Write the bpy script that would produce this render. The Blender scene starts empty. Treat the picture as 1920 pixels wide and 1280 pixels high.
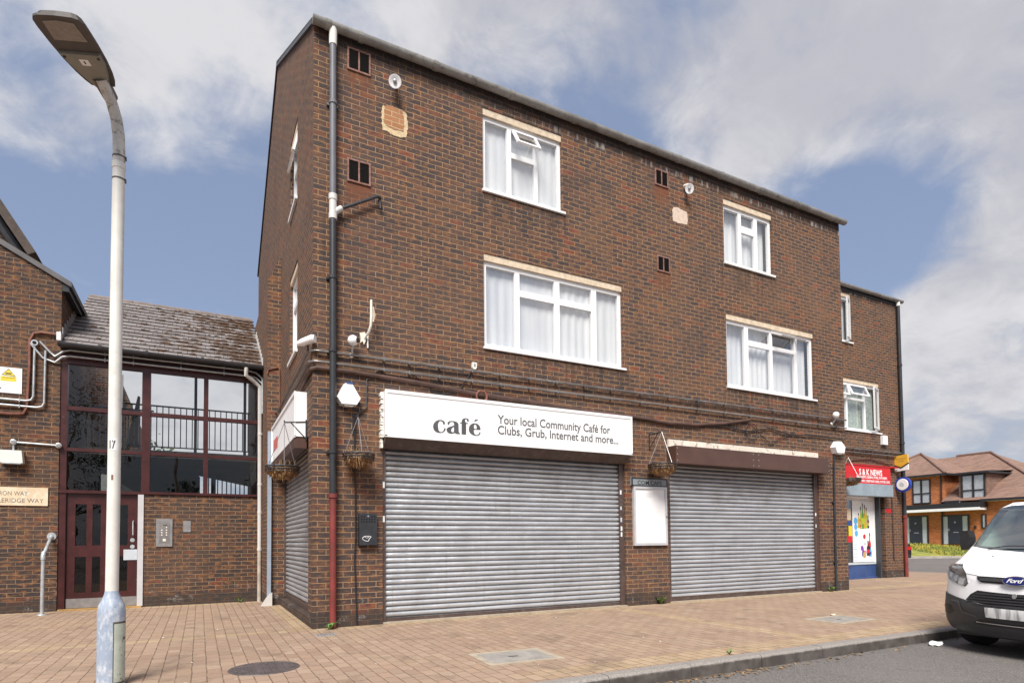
import bpy, bmesh, math, random
from mathutils import Vector, Matrix, noise as mnoise
from mathutils.geometry import delaunay_2d_cdt
random.seed(7)
PI = math.pi
R = math.radians
scn = bpy.context.scene
COL = scn.collection

# ------------------------------------------------------------------ camera
cam_d = bpy.data.cameras.new('camera')
cam = bpy.data.objects.new('camera', cam_d)
COL.objects.link(cam)
scn.camera = cam
YAW, PITCH, ROLL = R(27.66822), R(2.00907), R(-0.52282)
fw = Vector((math.sin(YAW)*math.cos(PITCH), math.cos(YAW)*math.cos(PITCH), math.sin(PITCH)))
rt0 = Vector((math.cos(YAW), -math.sin(YAW), 0))
up0 = rt0.cross(fw)
rt = math.cos(ROLL)*rt0 + math.sin(ROLL)*up0
up = -math.sin(ROLL)*rt0 + math.cos(ROLL)*up0
m = Matrix((rt, up, -fw)).transposed().to_4x4()
m.translation = Vector((-1.3195, -8.2150, 1.1293))
cam.matrix_world = m
cam_d.sensor_width = 36.0
cam_d.sensor_fit = 'HORIZONTAL'
cam_d.lens = 1116.365/1920*36
cam_d.shift_y = 335.58/1920
cam_d.clip_start = 0.05
cam_d.clip_end = 3000

# ------------------------------------------------------------------ exposure
vs = scn.view_settings
scn.display_settings.display_device = 'sRGB'
vs.view_transform = 'Standard'
vs.look = 'None'
vs.exposure = 1.5
vs.gamma = 1.0
vs.use_curve_mapping = False
scn.cycles.max_bounces = 8
scn.cycles.transparent_max_bounces = 16
scn.cycles.caustics_reflective = False
scn.cycles.caustics_refractive = False

# ------------------------------------------------------------------ sun
SUN_EL, SUN_AZ = R(50), math.atan2(-0.56, -0.83)     # azimuth measured from +Y towards +X
sd = Vector((math.sin(SUN_AZ)*math.cos(SUN_EL), math.cos(SUN_AZ)*math.cos(SUN_EL), math.sin(SUN_EL)))
sl = bpy.data.lights.new('sun', 'SUN')
sl.energy = 2.0
sl.angle = R(26)
sl.color = (1.0, 0.95, 0.88)
so = bpy.data.objects.new('sun', sl)
so.rotation_euler = sd.to_track_quat('Z', 'Y').to_euler()
so.location = (0, -20, 30)
COL.objects.link(so)

# ------------------------------------------------------------------ node helpers
class NT:
    def __init__(s, tree): s.t = tree
    def n(s, typ, ins=None, **kw):
        nd = s.t.nodes.new(typ)
        for k, v in kw.items(): setattr(nd, k, v)
        if ins:
            for k, v in ins.items(): s.set(nd.inputs[k], v)
        return nd
    def set(s, sock, v):
        if isinstance(v, bpy.types.NodeSocket): s.t.links.new(v, sock)
        elif isinstance(v, (tuple, list)) and len(v) == 3 and sock.type == 'RGBA': sock.default_value = (*v, 1)
        else: sock.default_value = v
    def math(s, op, a, b=None, c=None, clamp=False):
        nd = s.t.nodes.new('ShaderNodeMath'); nd.operation = op; nd.use_clamp = clamp
        for i, v in enumerate((a, b, c)):
            if v is not None: s.set(nd.inputs[i], v)
        return nd.outputs[0]
    def mix(s, f, a, b, mode='MIX'):
        nd = s.t.nodes.new('ShaderNodeMix'); nd.data_type = 'RGBA'; nd.blend_type = mode
        s.set(nd.inputs[0], f); s.set(nd.inputs[6], a); s.set(nd.inputs[7], b)
        return nd.outputs[2]
    def noise(s, vec, scale, detail=3, rough=.55, out='Fac', dist=0):
        nd = s.n('ShaderNodeTexNoise', {'Vector': vec, 'Scale': scale, 'Detail': detail, 'Roughness': rough, 'Distortion': dist})
        return nd.outputs[0 if out == 'Fac' else 1]
    def ramp(s, f, stops, interp='LINEAR'):
        nd = s.t.nodes.new('ShaderNodeValToRGB'); r = nd.color_ramp; r.interpolation = interp
        while len(r.elements) < len(stops): r.elements.new(0.5)
        for e, (p, c) in zip(r.elements, stops):
            e.position = p
            e.color = (c, c, c, 1) if isinstance(c, (int, float)) else (*c, 1)
        s.set(nd.inputs[0], f)
        return nd.outputs[0]
    def step(s, v, lo, hi):
        nd = s.t.nodes.new('ShaderNodeMapRange'); nd.interpolation_type = 'SMOOTHSTEP'
        s.set(nd.inputs[0], v); nd.inputs[1].default_value = lo; nd.inputs[2].default_value = hi
        return nd.outputs[0]
    def band(s, v, lo, hi, soft=.01):
        return s.math('MULTIPLY', s.step(v, lo-soft, lo+soft), s.math('SUBTRACT', 1.0, s.step(v, hi-soft, hi+soft)))

# ------------------------------------------------------------------ world: daylight sky with broken cloud
world = bpy.data.worlds.new('World')
scn.world = world
world.use_nodes = True
wt = world.node_tree
wt.nodes.clear()
W_ = NT(wt)
sky = W_.n('ShaderNodeTexSky', sky_type='NISHITA', sun_disc=False, sun_elevation=SUN_EL, sun_rotation=SUN_AZ, altitude=50, air_density=1.0, dust_density=2.0, ozone_density=1.5)
gen = W_.n('ShaderNodeTexCoord').outputs['Generated']
sep = W_.n('ShaderNodeSeparateXYZ', {0: gen})
dz = W_.math('ADD', W_.math('MAXIMUM', sep.outputs[2], 0.0), 0.42)
cp = W_.n('ShaderNodeCombineXYZ', {0: W_.math('DIVIDE', sep.outputs[0], dz), 1: W_.math('DIVIDE', sep.outputs[1], dz), 2: 0.3}).outputs[0]
n1 = W_.noise(cp, 2.9, 9, .54, dist=.35)
n2 = W_.noise(cp, 8.0, 9, .60, dist=.35)
den = W_.math('ADD', W_.math('MULTIPLY', W_.math('ADD', W_.math('MULTIPLY', n1, .66), W_.math('MULTIPLY', n2, .34)), 1.9), -.45)
BLOBS = [
    # direction, sharpness, weight   (broken cloud: where the cover is thick and where it opens)
    ((0.38, 0.65, 0.66), 40, .20), ((0.60, 0.50, 0.63), 40, .09), ((0.67, 0.50, 0.55), 140, .20), ((0.587, 0.581, 0.564), 220, .14), ((0.77, 0.32, 0.56), 40, .14),
    ((0.835, 0.355, 0.421), 120, .18), ((0.867, 0.402, 0.294), 160, .20), ((0.90, 0.39, 0.19), 200, .16),
    ((-0.05, 0.795, 0.605), 60, .22), ((-0.077, 0.85, 0.521), 160, .18), ((-0.15, 0.87, 0.475), 500, .08),
    ((-0.032, 0.902, 0.43), 110, -.22), ((-0.17, 0.90, 0.40), 80, -.20), ((-0.166, 0.821, 0.546), 500, -.22), ((0.048, 0.93, 0.36), 90, -.20),
    ((0.806, 0.431, 0.405), 300, -.28), ((0.77, 0.48, 0.42), 260, -.24), ((0.547, 0.643, 0.537), 160, -.30), ((0.47, 0.70, 0.54), 120, -.08), ((0.40, 0.67, 0.62), 250, -.05), ((0.72, 0.55, 0.43), 200, -.18), ((0.41, 0.69, 0.60), 400, -.06),
    ((0.5, -0.7, 0.35), 8, .14), ((-0.025, 0.972, 0.20), 150, .5)]
for d, k, w in BLOBS:
    dv = Vector(d).normalized()
    dt = W_.n('ShaderNodeVectorMath', {0: gen, 1: tuple(dv)}, operation='DOT_PRODUCT').outputs['Value']
    g = W_.math('EXPONENT', W_.math('MULTIPLY', W_.math('SUBTRACT', dt, 1.0), float(k)))
    den = W_.math('ADD', den, W_.math('MULTIPLY', g, w))
cl = W_.step(den, .33, .72)
lit = W_.noise(W_.n('ShaderNodeVectorMath', {0: cp, 1: (.13, .21, .4)}, operation='ADD').outputs[0], 2.4, 7, .5)
shade = W_.step(W_.math('ADD', W_.math('MULTIPLY', lit, .6), W_.math('MULTIPLY', n2, .4)), .38, .60)
CL_HI, CL_LO = (4.7, 4.68, 4.85), (3.35, 3.38, 3.72)
ccol = W_.mix(shade, CL_LO, CL_HI)
skyc = W_.mix(.62, sky.outputs[0], (2.0, 2.42, 3.5))
skyc = W_.mix(W_.math('MULTIPLY', W_.step(sep.outputs[2], .34, .02), .6), skyc, (2.6, 2.85, 3.3))
bg = W_.n('ShaderNodeBackground', {'Color': W_.mix(cl, skyc, ccol), 'Strength': 0.056})
W_.n('ShaderNodeOutputWorld', {'Surface': bg.outputs[0]})

# ------------------------------------------------------------------ materials
def new_mat(name):
    mt = bpy.data.materials.new(name)
    mt.use_nodes = True
    nt = NT(mt.node_tree)
    mt.node_tree.nodes.clear()
    out = nt.n('ShaderNodeOutputMaterial')
    bs = nt.n('ShaderNodeBsdfPrincipled')
    mt.node_tree.links.new(bs.outputs[0], out.inputs[0])
    return mt, nt, bs, out
def world_pos(nt): return nt.n('ShaderNodeNewGeometry').outputs['Position']
def obj_pos(nt): return nt.n('ShaderNodeTexCoord').outputs['Object']

def plain(name, col, rough=.5, metal=0.0, var=.12, scale=6.0, col2=None, amount=.5, bump=0.0, bscale=60, lo=.45, hi=.7, spec=None):
    """a colour with blotchy wear: var dims it a little everywhere, col2 shows through in patches"""
    mt, nt, bs, out = new_mat(name)
    p = world_pos(nt)
    n = nt.noise(p, scale, 5, .6)
    c = nt.mix(nt.step(n, .3, .7), tuple(x*(1-var) for x in col), tuple(min(1, x*(1+var)) for x in col))
    if col2:
        k = nt.noise(p, scale*2.3, 6, .65, dist=.4)
        c = nt.mix(nt.math('MULTIPLY', nt.step(k, lo, hi), amount), c, col2)
    nt.set(bs.inputs['Base Color'], c)
    nt.set(bs.inputs['Roughness'], nt.math('ADD', rough-.06, nt.math('MULTIPLY', n, .12)))
    bs.inputs['Metallic'].default_value = metal
    if spec is not None: bs.inputs['Specular IOR Level'].default_value = spec
    if bump:
        b = nt.n('ShaderNodeBump', {'Height': nt.noise(p, bscale, 4, .6), 'Strength': bump, 'Distance': .004})
        nt.set(bs.inputs['Normal'], b.outputs[0])
    return mt

def brick_mat(name, ramp, mortar, w=.225, h=.075, joint=.0055, offset=(0, 0), dirt=0.0, mott=.78, plinth=True, stain=True, tint=(1, 1, 1), marks=False):
    mt, nt, bs, out = new_mat(name)
    p = world_pos(nt)
    s = nt.n('ShaderNodeSeparateXYZ', {0: p})
    a = nt.math('ADD', nt.math('ADD', s.outputs[0], s.outputs[1]), offset[0]+50.0)
    z = nt.math('ADD', s.outputs[2], offset[1]+30.0)
    wob = nt.noise(p, 7, 3, .5, 'Color')
    v = nt.n('ShaderNodeCombineXYZ', {0: a, 1: z, 2: 0.0}).outputs[0]
    off = nt.n('ShaderNodeVectorMath', {0: nt.n('ShaderNodeVectorMath', {0: wob, 1: (.5, .5, .5)}, operation='SUBTRACT').outputs[0], 'Scale': .012}, operation='SCALE').outputs[0]
    v = nt.n('ShaderNodeVectorMath', {0: v, 1: off}, operation='ADD').outputs[0]
    b = nt.n('ShaderNodeTexBrick', {'Vector': v, 'Color1': (0, 0, 0, 1), 'Color2': (1, 1, 1, 1), 'Mortar': (0, 0, 0, 1), 'Scale': 1.0, 'Mortar Size': joint, 'Mortar Smooth': .25, 'Brick Width': w, 'Row Height': h})
    b.offset = .5
    rnd = b.outputs['Color']
    base = nt.ramp(rnd, ramp, 'CONSTANT' if False else 'LINEAR')
    # kiln marks: each brick runs from dark to burnt orange along its face
    m1 = nt.noise(nt.n('ShaderNodeVectorMath', {0: p, 1: (9, 9, 22)}, operation='MULTIPLY').outputs[0], 1.0, 4, .62)
    m2 = nt.noise(p, 55, 3, .6)
    base = nt.mix(nt.math('MULTIPLY', nt.step(m1, .50, .64), mott), base, (.235, .100, .042))
    base = nt.mix(nt.math('MULTIPLY', nt.step(m1, .49, .35), mott*.9), base, (.044, .037, .040))
    base = nt.mix(nt.math('MULTIPLY', nt.step(m2, .45, .8), .35), base, (.24, .165, .11))
    mort = nt.mix(nt.step(nt.noise(p, 3.0, 4, .6), .35, .7), mortar, tuple(x*.68 for x in mortar))
    big = nt.noise(p, .55, 4, .55)
    c = nt.mix(b.outputs['Fac'], base, mort)
    c = nt.mix(nt.math('MULTIPLY', nt.step(big, .42, .72), .20), c, (.20, .125, .085))
    if plinth:   # splash-back dirt and lime on the lowest courses
        pn = nt.math('ADD', s.outputs[2], nt.math('MULTIPLY', nt.noise(p, 3.2, 4, .6), .16))
        c = nt.mix(nt.math('MULTIPLY', nt.math('SUBTRACT', 1.0, nt.step(pn, .25, .33)), .72), c, (.042, .036, .034))
        lm = nt.math('MULTIPLY', nt.math('MULTIPLY', nt.step(nt.noise(p, 5, 5, .6), .56, .68), nt.step(nt.noise(p, 40, 3, .6), .45, .6)), nt.band(s.outputs[2], .02, .42, .1))
        c = nt.mix(nt.math('MULTIPLY', lm, .5), c, (.42, .40, .37))
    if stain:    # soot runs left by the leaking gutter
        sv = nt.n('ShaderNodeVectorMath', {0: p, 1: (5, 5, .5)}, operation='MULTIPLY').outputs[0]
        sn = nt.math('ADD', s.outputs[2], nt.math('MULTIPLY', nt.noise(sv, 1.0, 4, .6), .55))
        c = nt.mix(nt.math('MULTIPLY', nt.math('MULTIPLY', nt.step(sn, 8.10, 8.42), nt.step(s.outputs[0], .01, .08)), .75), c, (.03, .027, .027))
        fl = nt.math('MULTIPLY', nt.math('MULTIPLY', nt.step(nt.noise(sv, 1.7, 5, .7), .52, .60), nt.band(s.outputs[2], 7.93, 8.03, .03)), nt.step(s.outputs[0], 1.5, 5.0))
        c = nt.mix(nt.math('MULTIPLY', fl, .6), c, (.5, .48, .46))
    if marks:    # rain runs below the sills, rust below the vents, a scrubbed pale area
        front = nt.math('SUBTRACT', 1.0, nt.step(s.outputs[1], .02, .06))
        run = nt.noise(nt.n('ShaderNodeVectorMath', {0: p, 1: (9, 9, .9)}, operation='MULTIPLY').outputs[0], 1.0, 5, .62)
        def below(x0, x1, z0, drop, col, amt, lo, hi):
            k = nt.math('MULTIPLY', nt.band(s.outputs[0], x0, x1, .05), nt.math('MULTIPLY', nt.step(s.outputs[2], z0-drop, z0-.02), nt.math('SUBTRACT', 1.0, nt.step(s.outputs[2], z0, z0+.01))))
            return nt.mix(nt.math('MULTIPLY', nt.math('MULTIPLY', k, front), nt.math('MULTIPLY', nt.step(run, lo, hi), amt)), c, col)
        for x0, x1, z0 in ((2.45, 4.1, 6.58), (2.45, 5.35, 4.10), (7.65, 9.25, 6.54), (7.65, 10.5, 4.09)): c = below(x0, x1, z0, .75, (.035, .028, .026), .6, .42, .62)
        for x0, x1, z0 in ((.42, .80, 7.75), (.42, .80, 6.15), (5.97, 6.34, 7.63), (5.98, 6.35, 6.03)): c = below(x0, x1, z0, .55, (.17, .062, .030), .85, .38, .55)
        for x0, x1, z0 in ((.1, .42, 8.1), (.1, .42, 5.6)): c = below(x0, x1, z0, 1.6, (.040, .032, .030), .55, .40, .60)
        big2 = nt.noise(p, .9, 5, .6, dist=.4)
        c = nt.mix(nt.math('MULTIPLY', nt.step(big2, .54, .72), .26), c, (.20, .115, .065))
        c = nt.mix(nt.math('MULTIPLY', nt.step(big2, .46, .32), .32), c, (.052, .043, .044))
    sp = nt.step(nt.noise(p, 26, 2, .5), .74, .77)
    c = nt.mix(nt.math('MULTIPLY', sp, .45), c, (.5, .42, .34))
    if tint != (1, 1, 1): c = nt.mix(1.0, c, tint, 'MULTIPLY')
    nt.set(bs.inputs['Base Color'], c)
    bs.inputs['Roughness'].default_value = .88
    bs.inputs['Specular IOR Level'].default_value = .3
    hgt = nt.math('ADD', nt.math('MULTIPLY', nt.math('SUBTRACT', 1.0, b.outputs['Fac']), 1.0), nt.math('MULTIPLY', m2, .45))
    bp = nt.n('ShaderNodeBump', {'Height': hgt, 'Strength': .8, 'Distance': .006})
    nt.set(bs.inputs['Normal'], bp.outputs[0])
    return mt

def glass_mat(name, tint=(.95, .96, .965), ior=1.5, extra=0.02, rough=0.0):
    mt = bpy.data.materials.new(name); mt.use_nodes = True
    nt = NT(mt.node_tree); mt.node_tree.nodes.clear()
    out = nt.n('ShaderNodeOutputMaterial')
    tr = nt.n('ShaderNodeBsdfTransparent', {'Color': tint})
    wv = nt.n('ShaderNodeBump', {'Height': nt.noise(world_pos(nt), 1.6, 2, .5), 'Strength': .06, 'Distance': .05})
    gl = nt.n('ShaderNodeBsdfGlossy', {'Color': (1, 1, 1), 'Roughness': rough, 'Normal': wv.outputs[0]})
    geo = nt.n('ShaderNodeNewGeometry')
    cs = nt.math('ABSOLUTE', nt.n('ShaderNodeVectorMath', {0: geo.outputs['Normal'], 1: geo.outputs['Incoming']}, operation='DOT_PRODUCT').outputs['Value'])
    sch = nt.math('POWER', nt.math('SUBTRACT', 1.0, cs), 5.0)
    f = nt.math('ADD', nt.math('MULTIPLY', sch, .92), .07+extra, clamp=True)
    mx = nt.n('ShaderNodeMixShader', {0: f})
    nt.t.links.new(tr.outputs[0], mx.inputs[1]); nt.t.links.new(gl.outputs[0], mx.inputs[2]); nt.t.links.new(mx.outputs[0], out.inputs[0])
    return mt

M = {}
RAMP = [(0.0, (.046, .037, .039)), (.16, (.066, .047, .044)), (.30, (.050, .040, .042)), (.44, (.108, .060, .044)), (.56, (.058, .043, .046)), (.70, (.142, .070, .044)), (.80, (.066, .048, .045)), (.92, (.135, .060, .040)), (.975, (.165, .056, .037)), (1.0, (.19, .052, .035))]
OLD_RAMP = [(0.0, (.062, .042, .038)), (.22, (.092, .055, .043)), (.42, (.13, .070, .045)), (.58, (.084, .050, .043)), (.72, (.165, .080, .043)), (.86, (.11, .061, .045)), (.95, (.25, .085, .045)), (1.0, (.27, .072, .046))]
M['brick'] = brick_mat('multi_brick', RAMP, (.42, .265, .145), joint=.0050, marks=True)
M['brick_dark_shaded'] = brick_mat('dark_shaded_multi_brick', [(a, tuple(x*.66 for x in c)) for a, c in RAMP], (.31, .205, .12), joint=.0050, offset=(.11, .03), stain=False)  # shade of the enclosed corner is dimmed into this darker brick
M['brick_far'] = brick_mat('orange_brick', [(0, (.36, .115, .045)), (.5, (.46, .15, .055)), (1, (.52, .19, .07))], (.45, .25, .14), mott=.2, plinth=False, stain=False, tint=(1.25, 1.2, 1.15))
M['hidden_wall'] = plain('render_grey', (.14, .12, .11), .9)
M['white_upvc'] = plain('white_upvc', (.86, .86, .87), .32, var=.03)
M['white_paint'] = plain('white_paint', (.87, .87, .88), .45, var=.025, scale=2, col2=(.55, .52, .47), amount=.25, lo=.66, hi=.8)
M['off_white'] = plain('off_white_plastic', (.80, .78, .72), .4, var=.06)
M['cream_wood'] = plain('cream_timber', (.62, .50, .36), .7, var=.15, scale=9, col2=(.75, .68, .58), amount=.6)
M['cream_peel'] = plain('peeling_cream_paint', (.78, .70, .60), .7, var=.1, scale=5, col2=(.23, .15, .11), amount=.8, lo=.56, hi=.64)
M['dark_brown'] = plain('dark_brown_steel', (.088, .045, .034), .42, var=.10, scale=3)
M['guide_brown'] = plain('brown_guide', (.075, .048, .042), .5, var=.2, scale=5, col2=(.16, .13, .115), amount=.5)
M['maroon'] = plain('maroon_paint', (.052, .0105, .0105), .38, var=.2, scale=7, col2=(.30, .16, .13), amount=.5, lo=.64, hi=.74)
M['maroon_dark'] = plain('dark_maroon_paint', (.030, .010, .010), .45, var=.2, scale=6)
M['red_pipe'] = plain('red_iron', (.20, .035, .032), .5, var=.2, scale=4, col2=(.13, .055, .035), amount=.6)
M['grey_pipe'] = plain('grey_iron', (.135, .135, .155), .5, var=.14, scale=3)
M['black_pipe'] = plain('black_iron', (.030, .031, .036), .42, var=.2, scale=4)
M['white_pipe'] = plain('white_pipe', (.62, .61, .59), .4, var=.06, scale=4, col2=(.45, .38, .30), amount=.45, lo=.6, hi=.75)
M['conduit'] = plain('galvanised_conduit', (.25, .235, .225), .30, .6, var=.3, scale=3, col2=(.16, .06, .03), amount=.85, lo=.60, hi=.68)
M['galv'] = plain('galvanised_steel', (.48, .51, .53), .42, .45, var=.15, scale=10)
M['gutter'] = plain('weathered_gutter', (.26, .25, .235), .6, var=.22, scale=4, col2=(.10, .085, .075), amount=.7, lo=.52, hi=.7)
M['black'] = plain('black_plastic', (.022, .022, .024), .45, var=.2)
M['black_metal'] = plain('black_steel', (.030, .032, .038), .40, var=.2, scale=8)
M['void'] = plain('dark_interior', (.010, .009, .009), .9)
M['rust'] = plain('rusty_frame', (.27, .15, .125), .75, var=.2, scale=12, col2=(.17, .06, .03), amount=.8, lo=.45, hi=.6)
M['rust_dark'] = plain('rusty_mesh', (.007, .0045, .004), .85, var=.3, scale=20)
M['cable'] = plain('black_cable', (.02, .019, .02), .5)
M['brown_cable'] = plain('brown_cable', (.085, .045, .034), .7, var=.3, scale=5)
M['rust_cable'] = plain('red_brown_cable', (.20, .075, .05), .7, var=.25, scale=9, col2=(.55, .45, .38), amount=.5, lo=.6, hi=.7)
M['text_grey'] = plain('sign_grey_vinyl', (.085, .085, .09), .5, var=.12, scale=8)
M['text_light'] = plain('sign_mid_grey_vinyl', (.12, .12, .125), .5, var=.1, scale=8)
M['red_sign'] = plain('red_sign', (.62, .008, .014), .35, var=.05)
M['text_white'] = plain('white_vinyl', (.85, .85, .85), .4, var=.02)
M['text_black'] = plain('black_vinyl', (.03, .03, .03), .5)
M['yellow'] = plain('yellow_sign', (.75, .60, .05), .4, var=.04)
M['amber'] = plain('amber_sign', (.72, .42, .05), .35, var=.06)
M['blue_sign'] = plain('blue_sign', (.02, .055, .38), .3, var=.05)
M['blue_paint'] = plain('blue_paint', (.035, .075, .21), .42, var=.15, scale=5)
M['grey_hood'] = plain('grey_hood', (.27, .33, .38), .45, var=.1, scale=4)
M['pale_blue'] = plain('pale_grey_blue', (.52, .57, .62), .45, var=.08)
M['sign_cream'] = plain('cream_enamel', (.72, .58, .40), .35, var=.10, scale=4, col2=(.85, .80, .70), amount=.6)
M['steel'] = plain('brushed_steel', (.36, .35, .35), .38, .6, var=.12, scale=12)
M['lead'] = plain('lead_flashing', (.30, .30, .31), .6, var=.15, scale=9)
M['concrete'] = plain('concrete', (.38, .32, .245), .85, var=.14, scale=9, bump=.5, bscale=90)
M['cover'] = plain('cover_fill', (.29, .27, .245), .7, var=.18, scale=6, bump=.4, bscale=50)
M['iron_cover'] = plain('cast_iron', (.10, .085, .085), .55, .2, var=.25, scale=9, col2=(.17, .125, .10), amount=.5)
M['leaf'] = plain('weed_leaf', (.10, .19, .035), .6, var=.35, scale=25)
M['paper'] = plain('paper', (.85, .85, .84), .7)
M['dryleaf'] = plain('dry_leaves', (.24, .15, .075), .8, var=.4, scale=25)
M['coir'] = plain('coir', (.20, .105, .045), .95, var=.45, scale=22, col2=(.42, .28, .14), amount=.6)
M['moss'] = plain('moss', (.060, .030, .016), .95, var=.45, scale=9, col2=(.095, .055, .026), amount=.6, bump=.8, bscale=80)
M['tile_brown'] = brick_mat('brown_roof_tile', [(0, (.20, .125, .10)), (.5, (.25, .155, .12)), (1, (.29, .18, .14))], (.13, .085, .07), w=.30, h=.16, joint=.008, mott=.15, plinth=False, stain=False)
M['slate_far'] = plain('dark_slate', (.05, .048, .05), .7, var=.2)
M['trim_black'] = plain('black_trim', (.022, .022, .026), .4)
M['door_navy'] = plain('navy_door', (.032, .038, .058), .35, var=.08)
M['grass'] = None
M['curtain_far'] = plain('far_curtain', (.62, .63, .65), .8, var=.15, scale=4)
M['glass'] = glass_mat('window_glass', extra=.15)
M['glass_dark'] = glass_mat('stair_glass', (.86, .88, .88), 1.5, -.02)
M['glass_car'] = glass_mat('car_glass', (.70, .88, .80), 1.5, .20)

def shutter_mat():
    mt, nt, bs, out = new_mat('galvanised_slats')
    p = world_pos(nt)
    st = nt.n('ShaderNodeVectorMath', {0: p, 1: (1.2, 1.2, 14)}, operation='MULTIPLY').outputs[0]
    n = nt.noise(st, 1.0, 5, .6)
    d = nt.noise(p, 2.2, 5, .6, dist=.5)
    run = nt.noise(nt.n('ShaderNodeVectorMath', {0: p, 1: (16, 16, .7)}, operation='MULTIPLY').outputs[0], 1.0, 4, .6)
    c = nt.mix(nt.step(n, .3, .7), (.50, .52, .55), (.66, .68, .71))
    c = nt.mix(nt.math('MULTIPLY', nt.step(d, .5, .75), .25), c, (.27, .255, .24))
    c = nt.mix(nt.math('MULTIPLY', nt.step(run, .55, .75), .3), c, (.25, .22, .20))
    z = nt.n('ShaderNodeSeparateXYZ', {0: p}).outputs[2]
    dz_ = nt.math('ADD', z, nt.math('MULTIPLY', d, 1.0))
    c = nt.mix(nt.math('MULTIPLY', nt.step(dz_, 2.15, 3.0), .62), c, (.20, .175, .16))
    nt.set(bs.inputs['Base Color'], c)
    gr_ = nt.math('SUBTRACT', z, nt.math('MULTIPLY', nt.noise(p, 4, 5, .65), .5))
    c = nt.mix(nt.math('MULTIPLY', nt.step(gr_, .12, -.22), .45), c, (.20, .175, .15))
    sc_ = nt.noise(nt.n('ShaderNodeVectorMath', {0: p, 1: (3, 3, 45)}, operation='MULTIPLY').outputs[0], 1.0, 3, .7)
    c = nt.mix(nt.math('MULTIPLY', nt.step(sc_, .66, .72), .5), c, (.26, .25, .245))
    c = nt.mix(nt.math('MULTIPLY', nt.step(nt.noise(p, 13, 2, .4), .76, .775), .8), c, (.85, .85, .85))
    dent = nt.math('ADD', nt.noise(p, 1.6, 2, .5), nt.math('MULTIPLY', nt.noise(p, 6, 2, .5), .25))
    nt.set(bs.inputs['Normal'], nt.n('ShaderNodeBump', {'Height': dent, 'Strength': .5, 'Distance': .12}).outputs[0])
    bs.inputs['Metallic'].default_value = .62
    nt.set(bs.inputs['Roughness'], nt.math('ADD', .30, nt.math('MULTIPLY', d, .25)))
    return mt
M['shutter'] = shutter_mat()

def curtain_mat():
    mt, nt, bs, out = new_mat('net_curtain')
    p = world_pos(nt)
    n = nt.noise(nt.n('ShaderNodeVectorMath', {0: p, 1: (9, 9, .8)}, operation='MULTIPLY').outputs[0], 1.0, 3, .5)
    nt.set(bs.inputs['Base Color'], nt.mix(nt.step(n, .3, .7), (.80, .82, .84), (.92, .93, .94)))
    bs.inputs['Roughness'].default_value = .9
    bs.inputs['Subsurface Weight'].default_value = 0
    return mt
M['curtain'] = curtain_mat()
M['curtain_green'] = plain('green_curtain', (.48, .56, .50), .9, var=.15, scale=5, col2=(.16, .22, .13), amount=.7, lo=.5, hi=.62)

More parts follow.
